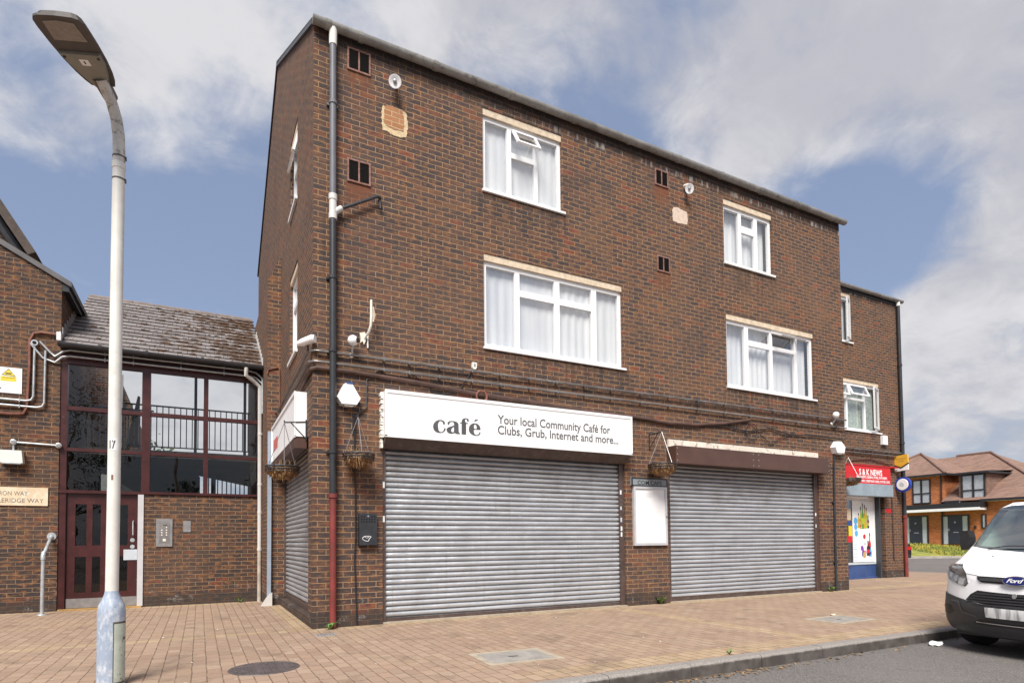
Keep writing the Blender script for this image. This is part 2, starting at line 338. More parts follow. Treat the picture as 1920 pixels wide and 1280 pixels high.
def paving_mat():
    mt, nt, bs, out = new_mat('block_paving')
    p = world_pos(nt)
    s = nt.n('ShaderNodeSeparateXYZ', {0: p}); x, y = s.outputs[0], s.outputs[1]
    wob = nt.noise(p, 4, 3, .5, 'Color')
    v = nt.n('ShaderNodeCombineXYZ', {0: nt.math('ADD', y, 50.0), 1: nt.math('ADD', x, 60.02), 2: 0.0}).outputs[0]
    off = nt.n('ShaderNodeVectorMath', {0: nt.n('ShaderNodeVectorMath', {0: wob, 1: (.5, .5, .5)}, operation='SUBTRACT').outputs[0], 'Scale': .02}, operation='SCALE').outputs[0]
    v = nt.n('ShaderNodeVectorMath', {0: v, 1: off}, operation='ADD').outputs[0]
    b = nt.n('ShaderNodeTexBrick', {'Vector': v, 'Color1': (0, 0, 0, 1), 'Color2': (1, 1, 1, 1), 'Mortar': (0, 0, 0, 1), 'Scale': 1.0, 'Mortar Size': .0050, 'Mortar Smooth': .35, 'Brick Width': .205, 'Row Height': .118})
    b.offset = .5
    rnd = b.outputs['Color']
    c = nt.ramp(rnd, [(0, (.285, .192, .136)), (.3, (.345, .243, .178)), (.55, (.305, .214, .156)), (.8, (.37, .266, .194)), (1, (.335, .222, .159))])
    buff = nt.ramp(rnd, [(0, (.37, .27, .145)), (.5, (.44, .33, .19)), (1, (.48, .37, .23))])
    def AND(*k):
        r = k[0]
        for q in k[1:]: r = nt.math('MULTIPLY', r, q)
        return r
    x_lt = lambda t: nt.math('SUBTRACT', 1.0, nt.step(x, t-.01, t+.01))
    bands = [AND(nt.band(y, -.085, .105), x_lt(0)), AND(nt.band(x, 4.74, 5.01), nt.band(y, -3.75, -.15)), AND(nt.band(y, -3.98, -3.66), nt.step(x, .8, 1.6)),
             AND(nt.band(y, -.21, .3), nt.step(x, -.01, .01)), AND(nt.band(x, -.22, .1), nt.band(y, 0, 3.7)), nt.band(y, 4.35, 4.7), AND(nt.band(x, 14.9, 15.17), nt.band(y, -3.7, 2))]
    mk = bands[0]
    for q in bands[1:]: mk = nt.math('MAXIMUM', mk, q)
    c = nt.mix(nt.math('MULTIPLY', mk, nt.math('ADD', .28, nt.math('MULTIPLY', nt.noise(p, 2.5, 3, .6), .55))), c, buff)
    pn = nt.noise(p, .8, 5, .6)
    c = nt.mix(nt.math('MULTIPLY', nt.step(pn, .45, .68), .30), c, (.42, .31, .20))
    c = nt.mix(nt.math('MULTIPLY', nt.step(nt.noise(p, 1.7, 5, .65, dist=.6), .53, .70), .50), c, (.135, .098, .078))
    sp = nt.noise(p, 120, 2, .5)
    c = nt.mix(nt.math('MULTIPLY', nt.step(sp, .5, .75), .30), c, (.50, .42, .34))
    c = nt.mix(nt.math('MULTIPLY', nt.step(sp, .45, .25), .35), c, (.15, .10, .08))
    gum = nt.step(nt.noise(p, 13, 1, .4), .745, .76)
    c = nt.mix(nt.math('MULTIPLY', gum, .6), c, (.56, .51, .45))
    jm = nt.mix(nt.step(nt.noise(p, 9, 3, .6), .42, .66), (.105, .068, .048), (.29, .205, .14))
    c = nt.mix(nt.math('MULTIPLY', b.outputs['Fac'], .75), c, jm)
    nt.set(bs.inputs['Base Color'], c)
    bs.inputs['Roughness'].default_value = .9
    bs.inputs['Specular IOR Level'].default_value = .25
    h = nt.math('ADD', nt.math('SUBTRACT', nt.math('MULTIPLY', rnd, .25), b.outputs['Fac']), nt.math('MULTIPLY', sp, .35))
    nt.set(bs.inputs['Normal'], nt.n('ShaderNodeBump', {'Height': h, 'Strength': .75, 'Distance': .006}).outputs[0])
    return mt
M['paving'] = paving_mat()

def asphalt_mat():
    mt, nt, bs, out = new_mat('asphalt')
    p = world_pos(nt)
    sp = nt.noise(p, 95, 3, .6); ag = nt.n('ShaderNodeTexVoronoi', {'Vector': p, 'Scale': 85.0}).outputs['Distance']
    c = nt.mix(nt.step(sp, .35, .68), (.088, .079, .076), (.235, .215, .20))
    c = nt.mix(nt.math('MULTIPLY', nt.step(nt.noise(p, .5, 5, .6), .42, .7), .45), c, (.20, .185, .175))
    c = nt.mix(nt.math('MULTIPLY', nt.step(nt.noise(p, 1.6, 4, .6, dist=.6), .58, .72), .5), c, (.075, .068, .066))
    c = nt.mix(nt.math('MULTIPLY', nt.step(nt.noise(p, 30, 2, .5), .72, .75), .6), c, (.4, .37, .34))
    nt.set(bs.inputs['Base Color'], c)
    bs.inputs['Roughness'].default_value = .92
    bs.inputs['Specular IOR Level'].default_value = .3
    nt.set(bs.inputs['Normal'], nt.n('ShaderNodeBump', {'Height': nt.math('ADD', sp, nt.math('MULTIPLY', ag, .8)), 'Strength': .8, 'Distance': .006}).outputs[0])
    return mt
M['asphalt'] = asphalt_mat()
def kerb_mat():
    mt, nt, bs, out = new_mat('granite_kerb')
    p = world_pos(nt)
    z = nt.math('ADD', nt.n('ShaderNodeSeparateXYZ', {0: p}).outputs[2], nt.math('MULTIPLY', nt.noise(p, 12, 4, .6), .03))
    g = nt.noise(p, 70, 3, .6)
    c = nt.mix(nt.step(g, .3, .7), (.20, .18, .165), (.31, .285, .26))
    d = nt.mix(nt.step(nt.noise(p, 6, 5, .6), .35, .7), (.060, .050, .045), (.115, .10, .09))
    c = nt.mix(nt.step(z, .005, -.02), c, d)
    nt.set(bs.inputs['Base Color'], c); bs.inputs['Roughness'].default_value = .88
    nt.set(bs.inputs['Normal'], nt.n('ShaderNodeBump', {'Height': g, 'Strength': .5, 'Distance': .004}).outputs[0])
    return mt
M['kerb'] = kerb_mat()

def slate_mat():
    mt, nt, bs, out = new_mat('concrete_slate')
    p = world_pos(nt)
    s = nt.n('ShaderNodeSeparateXYZ', {0: p})
    # slates by column and course (0.235 m of slope each)
    v = nt.n('ShaderNodeCombineXYZ', {0: nt.math('ADD', s.outputs[0], 40.0), 1: nt.math('ADD', nt.math('MULTIPLY', nt.math('SUBTRACT', s.outputs[1], 4.36), 1/.839), 10.34), 2: 0.0}).outputs[0]
    b = nt.n('ShaderNodeTexBrick', {'Vector': v, 'Color1': (0, 0, 0, 1), 'Color2': (1, 1, 1, 1), 'Mortar': (0, 0, 0, 1), 'Scale': 1.0, 'Mortar Size': .005, 'Mortar Smooth': .1, 'Brick Width': .31, 'Row Height': .235})
    b.offset = .5
    c = nt.ramp(b.outputs['Color'], [(0, (.150, .135, .133)), (.5, (.19, .172, .170)), (1, (.23, .21, .207))])
    c = nt.mix(nt.math('MULTIPLY', nt.step(nt.noise(p, 5, 5, .6), .45, .7), .45), c, (.17, .14, .135))
    c = nt.mix(nt.math('MULTIPLY', nt.step(nt.noise(p, 14, 4, .6), .6, .72), .5), c, (.38, .35, .345))
    gx = nt.math('ADD', nt.math('MULTIPLY', nt.noise(p, 2.3, 5, .65), 1.0), nt.math('MULTIPLY', nt.step(s.outputs[0], -3.0, .2), .20))
    c = nt.mix(nt.math('MULTIPLY', nt.step(gx, .60, .74), .8), c, (.075, .042, .024))
    c = nt.mix(b.outputs['Fac'], c, (.035, .025, .022))
    nt.set(bs.inputs['Base Color'], c)
    bs.inputs['Roughness'].default_value = .85
    nt.set(bs.inputs['Normal'], nt.n('ShaderNodeBump', {'Height': nt.noise(p, 45, 3, .6), 'Strength': .4, 'Distance': .004}).outputs[0])
    return mt
M['slate'] = slate_mat()

def lamp_base_mat():
    mt, nt, bs, out = new_mat('peeling_blue_grey_paint')
    p = world_pos(nt)
    st = nt.n('ShaderNodeVectorMath', {0: p, 1: (14, 14, 7)}, operation='MULTIPLY').outputs[0]
    n = nt.noise(st, 1.3, 7, .74, dist=.3); k = nt.noise(p, 16, 5, .65)
    c = nt.mix(nt.step(n, .46, .66), (.30, .36, .46), (.58, .61, .65))
    c = nt.mix(nt.math('MULTIPLY', nt.step(k, .62, .70), .7), c, (.19, .20, .22))
    nt.set(bs.inputs['Base Color'], c)
    bs.inputs['Roughness'].default_value = .55
    nt.set(bs.inputs['Normal'], nt.n('ShaderNodeBump', {'Height': n, 'Strength': .4, 'Distance': .004}).outputs[0])
    return mt
M['lamp_base'] = lamp_base_mat()
M['lamp_pole'] = plain('cream_pole_paint', (.70, .685, .64), .5, var=.07, scale=5, col2=(.46, .43, .37), amount=.4, lo=.58, hi=.72)
M['lamp_door'] = plain('pale_green_door', (.44, .49, .42), .6, var=.12, scale=9, col2=(.11, .05, .03), amount=.9, lo=.58, hi=.62)
M['lum'] = plain('luminaire_grey', (.080, .070, .066), .55, var=.12, scale=9)
M['lum_light'] = plain('luminaire_cover', (.24, .235, .205), .5, var=.08, scale=9)
M['led'] = plain('led_panel', (.25, .22, .19), .35, var=.14, scale=30)
M['van_white'] = plain('white_car_paint', (.86, .86, .87), .22, var=.012)
M['van_white'].node_tree.nodes['Principled BSDF'].inputs['Coat Weight'].default_value = .6
M['bumper'] = plain('grey_bumper_plastic', (.034, .034, .038), .5, var=.1, scale=14)
M['bumper_black'] = plain('black_grille', (.006, .006, .006), .5)
M['chrome'] = plain('chrome', (.75, .75, .76), .15, 1.0, var=.03)
M['tyre'] = plain('tyre_rubber', (.020, .019, .019), .8, var=.2)
M['lamp_lens'] = glass_mat('lamp_lens', (.85, .87, .88), 1.5, .10)
M['reflector'] = plain('lamp_reflector', (.34, .34, .35), .22, .6, var=.5, scale=24)
M['ford_blue'] = plain('badge_blue', (.012, .020, .13), .25, var=.05)
M['seat'] = plain('seat_cloth', (.05, .05, .055), .9)
M['car_black'] = plain('black_car_paint', (.012, .012, .014), .25, var=.05)
M['tail_red'] = plain('tail_lamp_red', (.50, .010, .012), .25)

def plate_mat():
    mt, nt, bs, out = new_mat('smudged_plate')
    p = obj_pos(nt)
    n = nt.noise(nt.n('ShaderNodeVectorMath', {0: world_pos(nt), 1: (10, 20, 4)}, operation='MULTIPLY').outputs[0], 1.0, 2, .5)
    nt.set(bs.inputs['Base Color'], nt.mix(nt.step(n, .44, .64), (.80, .80, .79), (.36, .36, .36)))
    bs.inputs['Roughness'].default_value = .4
    return mt
M['plate'] = plate_mat()

def verge_mat():
    mt, nt, bs, out = new_mat('rough_grass')
    p = world_pos(nt)
    c = nt.mix(nt.step(nt.noise(p, .8, 4, .6), .4, .62), (.16, .20, .035), (.42, .34, .05))
    c = nt.mix(nt.step(nt.noise(p, 5, 4, .6), .4, .7), c, (.22, .24, .055))
    nt.set(bs.inputs['Base Color'], c); bs.inputs['Roughness'].default_value = .9
    return mt
M['grass'] = verge_mat()
M['crown'] = plain('tree_leaves', (.045, .075, .022), .6, var=.45, scale=3)
M['bark'] = plain('bark', (.09, .07, .05), .9, var=.3, scale=9)

# ------------------------------------------------------------------ mesh helpers
class MB:
    def __init__(s): s.bm = bmesh.new()
    def quad(s, *pts):
        try: return s.bm.faces.new([s.bm.verts.new(p) for p in pts])
        except ValueError: return None
    def box(s, a0, a1, d0, d1, z0, z1, F=None):
        F = F or (lambda a, d, z: (a, d, z))
        v = [s.bm.verts.new(F(a, d, z)) for a in (a0, a1) for d in (d0, d1) for z in (z0, z1)]
        for f in ((0, 1, 3, 2), (4, 6, 7, 5), (0, 4, 5, 1), (2, 3, 7, 6), (0, 2, 6, 4), (1, 5, 7, 3)):
            s.bm.faces.new([v[i] for i in f])
        return s
    def prism(s, poly, d0, d1, F=None, taper=None):
        """poly of (a, z); extruded along d; taper scales the d0 end about its centre"""
        F = F or (lambda a, d, z: (a, d, z))
        ca = sum(p[0] for p in poly)/len(poly); cz = sum(p[1] for p in poly)/len(poly)
        t = taper or 1
        A = [s.bm.verts.new(F(ca+(a-ca)*t, d0, cz+(z-cz)*t)) for a, z in poly]
        B = [s.bm.verts.new(F(a, d1, z)) for a, z in poly]
        s.bm.faces.new(A); s.bm.faces.new(B[::-1])
        n = len(poly)
        for i in range(n): s.bm.faces.new([A[i], B[i], B[(i+1) % n], A[(i+1) % n]])
        return s
    def tube(s, pts, r, seg=8, cap=True, closed=False):
        pts = [Vector(p) for p in pts]
        n = len(pts)
        rs = r if isinstance(r, (list, tuple)) else [r]*n
        rings = []
        prev = None
        for i, p in enumerate(pts):
            if closed: t = (pts[(i+1) % n]-pts[i-1]).normalized()
            else: t = ((pts[min(i+1, n-1)]-p).normalized() + (p-pts[max(i-1, 0)]).normalized())
            if t.length < 1e-6: t = Vector((0, 0, 1))
            t.normalize()
            if prev is None:
                u = t.orthogonal().normalized()
            else:
                u = (prev - t*prev.dot(t))
                u = u.normalized() if u.length > 1e-6 else t.orthogonal().normalized()
            prev = u
            w = t.cross(u)
            rings.append([s.bm.verts.new(p + (u*math.cos(2*PI*k/seg)+w*math.sin(2*PI*k/seg))*rs[i]) for k in range(seg)])
        m_ = n if closed else n-1
        for i in range(m_):
            a, b = rings[i], rings[(i+1) % n]
            for k in range(seg): s.bm.faces.new([a[k], a[(k+1) % seg], b[(k+1) % seg], b[k]])
        if cap and not closed:
            s.bm.faces.new(rings[0][::-1]); s.bm.faces.new(rings[-1])
        return s
    def lathe(s, prof, c, seg=20, axis='Z', cap=True):
        """prof of (r, h) along axis from centre c"""
        c = Vector(c); rings = []
        for r, h in prof:
            rg = []
            for k in range(seg):
                x, y = r*math.cos(2*PI*k/seg), r*math.sin(2*PI*k/seg)
                rg.append(s.bm.verts.new(c + (Vector((x, y, h)) if axis == 'Z' else Vector((x, h, y)) if axis == 'Y' else Vector((h, x, y)))))
            rings.append(rg)
        for a, b in zip(rings, rings[1:]):
            for k in range(seg): s.bm.faces.new([a[k], a[(k+1) % seg], b[(k+1) % seg], b[k]])
        if cap:
            s.bm.faces.new(rings[0][::-1]); s.bm.faces.new(rings[-1])
        return s
    def build(s, name, mat, parent=None, smooth=False, bevel=0, recalc=True):
        bm = s.bm
        if bevel:
            es = [e for e in bm.edges if len(e.link_faces) == 2 and e.calc_face_angle(0) > .5]
            bmesh.ops.bevel(bm, geom=es, offset=bevel, segments=2, affect='EDGES', profile=.7)
        if recalc: bmesh.ops.recalc_face_normals(bm, faces=bm.faces)
        me = bpy.data.meshes.new(name); bm.to_mesh(me); bm.free()
        me.materials.append(M[mat] if isinstance(mat, str) else mat)
        if smooth:
            me.polygons.foreach_set('use_smooth', [True]*len(me.polygons))
            try: me.set_sharp_from_angle(angle=R(40))
            except Exception: pass
        o = bpy.data.objects.new(name, me); COL.objects.link(o)
        if parent is not None: o.parent = parent; o.matrix_parent_inverse = Matrix.Identity(4)
        fix_parent(o)
        return o

def fix_parent(o):
    """meshes are written in world coordinates: cancel the parents' transforms"""
    p = o.parent
    if p is None: return
    w = Matrix.Identity(4)
    chain = []
    while p is not None: chain.append(p); p = p.parent
    for q in reversed(chain): w = w @ q.matrix_parent_inverse @ q.matrix_basis
    o.matrix_parent_inverse = w.inverted()

def tag(o, label=None, cat=None, group=None, kind=None):
    for k, v in (('label', label), ('category', cat), ('group', group), ('kind', kind)):
        if v: o[k] = v
    return o
def thing(name, loc, label, cat, group=None):
    o = bpy.data.objects.new(name, None); o.location = loc; o.empty_display_size = .2
    COL.objects.link(o)
    return tag(o, label, cat, group)

FY = lambda y0: (lambda a, d, z: (a, y0+d, z))          # wall facing -Y: a = X, d = depth inwards
FX = lambda x0: (lambda a, d, z: (x0+d, a, z))          # wall facing -X: a = Y

def wall_holes(mb, F, a0, a1, z0, z1, holes, depth=.12):
    As = sorted({a0, a1, *[h[0] for h in holes], *[h[1] for h in holes]})
    Zs = sorted({z0, z1, *[h[2] for h in holes], *[h[3] for h in holes]})
    for i in range(len(As)-1):
        for j in range(len(Zs)-1):
            ca, cz = (As[i]+As[i+1])/2, (Zs[j]+Zs[j+1])/2
            if any(h[0] < ca < h[1] and h[2] < cz < h[3] for h in holes): continue
            mb.quad(F(As[i], 0, Zs[j]), F(As[i+1], 0, Zs[j]), F(As[i+1], 0, Zs[j+1]), F(As[i], 0, Zs[j+1]))
    for h in holes:
        d = h[4] if len(h) > 4 else depth
        b0, b1, c0, c1 = h[:4]
        for (p, q) in (((b0, c0), (b1, c0)), ((b1, c0), (b1, c1)), ((b1, c1), (b0, c1)), ((b0, c1), (b0, c0))):
            mb.quad(F(p[0], 0, p[1]), F(q[0], 0, q[1]), F(q[0], d, q[1]), F(p[0], d, p[1]))
    return mb

def text_obj(s, name, mat, parent, F, a, z, w=None, h=None, d=-.002, size=.1, bold=0.0, align='LEFT', thick=.002, shear=0.0, flip=1, spacing=1.0):
    """lettering as a thin mesh in the plane of F, left baseline at (a, z), scaled to width w and letter height h"""
    cu = bpy.data.curves.new(name, 'FONT'); cu.body = s; cu.size = 1.0; cu.offset = bold; cu.shear = shear; cu.resolution_u = 3; cu.space_character = spacing
    tmp = bpy.data.objects.new(name+'_tmp', cu); COL.objects.link(tmp)
    dg = bpy.context.evaluated_depsgraph_get(); dg.update()
    me = bpy.data.meshes.new_from_object(tmp.evaluated_get(dg))
    bpy.data.objects.remove(tmp); bpy.data.curves.remove(cu)
    xs = [v.co.x for v in me.vertices]; ys = [v.co.y for v in me.vertices]
    x0, x1, y0, y1 = min(xs), max(xs), min(ys), max(ys)
    sx = (w/(x1-x0)) if w else size
    sy = (h/0.72) if h else size          # cap height of the built-in face is about .72
    for v in me.vertices:
        v.co = F(a+flip*(v.co.x-x0)*sx, d, z+v.co.y*sy)
    bm = bmesh.new(); bm.from_mesh(me)
    bmesh.ops.remove_doubles(bm, verts=bm.verts, dist=1e-5)
    bm.to_mesh(me); bm.free()
    me.name = name
    me.materials.clear(); me.materials.append(M[mat])
    o = bpy.data.objects.new(name, me); COL.objects.link(o)
    if parent is not None: o.parent = parent; fix_parent(o)
    return o

def inside(p, poly):
    c = False; n = len(poly)
    for i in range(n):
        a, b = poly[i], poly[i-1]
        if (a[1] > p[1]) != (b[1] > p[1]) and p[0] < (b[0]-a[0])*(p[1]-a[1])/(b[1]-a[1])+a[0]: c = not c
    return c

def shape_obj(polys, name, mat, parent, F, d=-.003):
    """flat cut-out shapes; polys is a list of (outline, [holes])"""
    mb = MB()
    for outl, holes in polys:
        vs_, es = [], []
        for ring in [outl, *holes]:
            k = len(vs_); n = len(ring)
            vs_ += [Vector((a, z)) for a, z in ring]
            es += [(k+i, k+(i+1) % n) for i in range(n)]
        V, E, Fc, *_ = delaunay_2d_cdt(vs_, es, [], 0, 1e-6)
        bv = [mb.bm.verts.new(F(v.x, d, v.y)) for v in V]
        for f in Fc:
            c = (sum(V[i].x for i in f)/3, sum(V[i].y for i in f)/3)
            if not inside(c, outl) or any(inside(c, h) for h in holes): continue
            try: mb.bm.faces.new([bv[i] for i in f])
            except ValueError: pass
    return mb.build(name, mat, parent)

def smooth_ring(pts, it=2):
    for _ in range(it):
        out = []
        n = len(pts)
        for i in range(n):
            p, q = pts[i], pts[(i+1) % n]
            out += [(p[0]*.75+q[0]*.25, p[1]*.75+q[1]*.25), (p[0]*.25+q[0]*.75, p[1]*.25+q[1]*.75)]
        pts = out
    return pts

# ================================================================== SETTING
mb = MB(); mb.quad((-300, -300, -.12), (400, -300, -.12), (400, 400, -.12), (-300, 400, -.12))
tag(mb.build('road', 'asphalt'), kind='structure')
mb = MB()
pts = [(-40, -4.03), (18.2, -4.03)] + [(18.2+1.6*math.sin(t), -2.43-1.6*math.cos(t)) for t in [i*PI/16 for i in range(1, 9)]] + [(19.8, 30), (-40, 30)]
mb.bm.faces.new([mb.bm.verts.new((x, y, 0)) for x, y in pts])
tag(mb.build('pavement', 'paving'), kind='structure')
# kerb stones, each a little out of line with the next
mb = MB()
x = -39.6
while x < 18.2:
    j = random.uniform(-.004, .004); k = random.uniform(-.004, .003)
    mb.prism([(-4.16+j, -.14), (-4.155+j, -.02+k), (-4.135+j, .002+k), (-4.03, .003+k), (-4.03, -.14)], x+.004, min(x+.914, 18.2), F=lambda a, d, z: (d, a, z))
    x += .918
for i in range(8):
    t0, t1 = i*PI/16, (i+1)*PI/16-.006
    f = lambda r, t, z: (18.2+r*math.sin(t), -2.43-r*math.cos(t), z)
    mb.quad(f(1.6, t0, .003), f(1.73, t0, .003), f(1.73, t1, .003), f(1.6, t1, .003)); mb.quad(f(1.73, t0, .003), f(1.73, t0, -.14), f(1.73, t1, -.14), f(1.73, t1, .003))
mb.box(19.8, 19.93, -2.43, 30, -.14, .003)
tag(mb.build('kerb', 'kerb'), kind='structure')

# ================================================================== MAIN SHOP BUILDING
EX = 11.36          # right end of the tall facade
FZ = FY(0.0)
SW = FX(0.0)
WINS = dict(A=(2.534, 3.985, 6.60, 7.80), B=(2.534, 5.207, 4.13, 5.485), C=(7.737, 9.128, 6.56, 7.73), D=(7.746, 10.361, 4.11, 5.44))
S1 = (.945, 5.205, .0, 2.62); S2 = (6.19, 10.415, .0, 2.62)
SIDE = (.34, 3.60, .12, 2.62)
SW_U = (1.52, 2.30, 6.62, 7.80); SW_L = (1.45, 2.35, 4.16, 5.48)
bld = thing('shop_building', (0, 0, 0), 'three storey dark brown brick building on the corner with two closed ground floor shutters', 'building')
mb = MB()
holes = [(*WINS[k][:3], WINS[k][3]+.11, .13) for k in WINS] + [(*S1, .16), (*S2, .16)]
wall_holes(mb, FZ, 0, EX, -.05, 8.22, holes)
wall_holes(mb, SW, 0, 3.6, -.05, 8.22, [(*SIDE, .18), (*SW_U[:3], SW_U[3]+.1, .13), (*SW_L[:3], SW_L[3]+.1, .13)])
mb.quad(SW(3.6, 0, -.05), SW(8.6, 0, -.05), SW(8.6, 0, 8.22), SW(3.6, 0, 8.22))
mb.bm.faces.new([mb.bm.verts.new(p) for p in ((0, 0, 8.22), (0, 8.6, 8.22), (0, 4.3, 10.74))])
mb.quad((EX, 0, -.05), (EX, 8.6, -.05), (EX, 8.6, 8.22), (EX, 0, 8.22))
mb.bm.faces.new([mb.bm.verts.new(p) for p in ((EX, 0, 8.22), (EX, 8.6, 8.22), (EX, 4.3, 10.74))])
mb.quad((0, 8.6, -.05), (EX, 8.6, -.05), (EX, 8.6, 8.22), (0, 8.6, 8.22))
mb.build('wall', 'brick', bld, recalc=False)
mb = MB()       # floors keep daylight out of the empty rooms
mb.quad((.3, .35, 2.75), (EX-.05, .35, 2.75), (EX-.05, 8.5, 2.75), (.3, 8.5, 2.75))
mb.quad((.2, .3, 5.9), (EX-.05, .3, 5.9), (EX-.05, 8.5, 5.9), (.2, 8.5, 5.9))
mb.build('floor', 'hidden_wall', bld)
# the pier that the link roof butts against, with its sloping brick head
mb = MB()
mb.prism([(-.235, -.05), (.135, -.05), (.135, 2.62), (-.002, 2.62), (-.002, 6.54), (-.235, 6.07)], 3.596, 8.6)
mb.build('pier', 'brick', bld)
# pitched roof
mb = MB()
for (y0, z0, y1, z1) in ((-.06, 8.20, 4.3, 10.80), (8.66, 8.20, 4.3, 10.80)):
    mb.prism([(y0, z0), (y1, z1), (y1, z1+.05), (y0, z0+.05)], -.03, EX+.03, F=lambda a, d, z: (d, a, z))
mb.build('roof', 'slate_far', bld)
# gutter with its brackets
def gutter(parent, x0, x1, y, z, r=.062, brackets=(), name='gutter', mat='gutter'):
    mb = MB()
    sec = [(r*math.cos(t), r*math.sin(t)) for t in [PI+i*PI/8 for i in range(9)]]
    sec = [(sec[0][0], .012)] + sec + [(sec[-1][0], .012)]
    mb.prism([(y+a, z+b) for a, b in sec], x0, x1, F=lambda a, d, zz: (d, a, zz))
    g = mb.build(name, mat, parent, smooth=True)
    for bx in brackets:
        q = MB(); q.prism([(y+a*1.14, z+b*1.14) for a, b in sec], bx-.035, bx+.035, F=lambda a, d, zz: (d, a, zz))
        q.box(bx-.02, bx+.02, y-.03, y+.05, z+.012, z+.045)
        q.build('gutter_bracket', mat, g)
    return g
gutter(bld, -.03, EX+.09, -.085, 8.215, .068, (.17, .62, 1.72, 3.0, 4.2, 5.35, 6.5, 7.6, 8.75, 9.9, 11.0))
mb = MB(); mb.prism([(-.05, 8.22), (4.3, 10.78), (4.3, 10.735), (-.03, 8.18)], -.035, .0, F=lambda a, d, z: (d, a, z)); mb.build('verge', 'trim_black', bld)

def curtain(parent, F, a0, a1, z0, z1, d, amp=.010, pitch=.15, mat='curtain'):
    mb = MB(); n = max(12, int((a1-a0)/.018)); ph = random.random()*6
    prev = None
    for i in range(n+1):
        a = a0+(a1-a0)*i/n
        w = amp*(math.sin(a*2*PI/pitch+ph)+.5*math.sin(a*2*PI/pitch*.37+ph*2))*(.6+.4*math.sin(a*3+ph))
        cur = (mb.bm.verts.new(F(a, d+w*.8, z1)), mb.bm.verts.new(F(a+w*.3, d+w*1.3, z0)))
        if prev: mb.bm.faces.new([prev[0], cur[0], cur[1], prev[1]])
        prev = cur
    return mb.build('curtain', mat, parent, smooth=True)

def window(parent, F, box, mulls, bars, lintel=True, vents=(), d=.05, cur='curtain', cur_d=.17, sill=.035, name='window', unlit_sheet=None, fw_=.062, inset=True):
    """white plastic window: box, mullions (a0, a1), bars (a0, a1, z0, z1); sub-parts pane, sill, lintel, opening sash, curtain"""
    a0, a1, z0, z1 = box
    mb = MB()
    mb.box(a0, a0+fw_, d, d+.06, z0, z1, F); mb.box(a1-fw_, a1, d, d+.06, z0, z1, F)
    mb.box(a0+fw_, a1-fw_, d, d+.06, z1-fw_, z1, F); mb.box(a0+fw_, a1-fw_, d, d+.06, z0, z0+fw_*1.1, F)
    for b0, b1 in mulls: mb.box(b0, b1, d+.002, d+.058, z0+fw_*1.1, z1-fw_, F)
    for b0, b1, c0, c1 in bars: mb.box(b0, b1, d+.004, d+.056, c0, c1, F)
    w = mb.build(name, 'white_upvc', parent, bevel=.004)
    mb = MB(); mb.quad(F(a0+.03, d+.03, z0+.03), F(a1-.03, d+.03, z0+.03), F(a1-.03, d+.03, z1-.03), F(a0+.03, d+.03, z1-.03)); mb.build('pane', 'glass', w)
    mb = MB(); mb.box(a0-.02, a1+.05, -.035, d+.02, z0-sill, z0, F); mb.build('sill', 'white_upvc', w, bevel=.004)
    if lintel:
        mb = MB(); mb.box(a0+.002, a1-.002, .012, .10, z1+.003, z1+.108, F); mb.build('lintel', 'cream_wood', w)
    if cur: curtain(w, F, a0+.03, a1-.03, z0+.02, z1-.01, d+cur_d, mat=cur)
    if unlit_sheet:      # black sheet before the curtain stands in for the unlit room
        q = MB(); q.quad(F(unlit_sheet[0], d+.10, unlit_sheet[2]), F(unlit_sheet[1], d+.10, unlit_sheet[2]), F(unlit_sheet[1], d+.10, unlit_sheet[3]), F(unlit_sheet[0], d+.10, unlit_sheet[3])); q.build('unlit_room_sheet', 'void', w)
    for (b0, b1, c0, c1, ang) in vents:      # top-hung sash swung out by ang
        mb = MB(); h = c1-c0; ca, sa = math.cos(ang), math.sin(ang)
        G_ = lambda a, t, dd: F(a, d-dd*ca-t*sa, c1-t*ca+dd*sa*.5)
        def bar(p0, p1, t0, t1): mb.box(p0, p1, 0, .04, t0, t1, lambda a, dd, t: G_(a, t, dd))
        bar(b0, b1, 0, .045); bar(b0, b1, h-.045, h); bar(b0, b0+.045, .045, h-.045); bar(b1-.045, b1, .045, h-.045)
        s_ = mb.build('opening_sash', 'white_upvc', w, bevel=.003)
        mb = MB(); mb.quad(G_(b0+.03, .03, .02), G_(b1-.03, .03, .02), G_(b1-.03, h-.03, .02), G_(b0+.03, h-.03, .02)); mb.build('pane', 'glass', w)
    return w
A = WINS['A']; B = WINS['B']; C = WINS['C']; D = WINS['D']
window(bld, FZ, A, [(2.985, 3.06), (3.478, 3.55)], [(3.06, 3.478, 7.285, 7.37)], vents=[(3.07, 3.50, 7.37, 7.72, R(32))], cur_d=.09)
window(bld, FZ, B, [(3.10, 3.19), (3.84, 3.945), (4.585, 4.69)], [(3.19, 3.84, 5.05, 5.15), (3.945, 4.585, 5.05, 5.15)], cur_d=.09)
window(bld, FZ, C, [(8.20, 8.285), (8.65, 8.75)], [(8.285, 8.65, 7.30, 7.44)], cur_d=.16)
window(bld, FZ, D, [(8.30, 8.415), (9.045, 9.125), (9.80, 9.885)], [(8.415, 9.045, 5.02, 5.13), (9.125, 9.80, 5.03, 5.11)], vents=[(9.09, 9.84, 5.10, 5.38, R(62))], cur_d=.16, unlit_sheet=(9.10, 9.82, 5.09, 5.40))
window(bld, SW, SW_U, [], [(SW_U[0]+.06, SW_U[1]-.06, 7.30, 7.38)], cur_d=.1, sill=.05, vents=[(SW_U[0]+.05, SW_U[1]-.05, 7.38, 7.74, R(13))])
window(bld, SW, SW_L, [], [(SW_L[0]+.06, SW_L[1]-.06, 5.02, 5.1)], cur_d=.1, sill=.05)

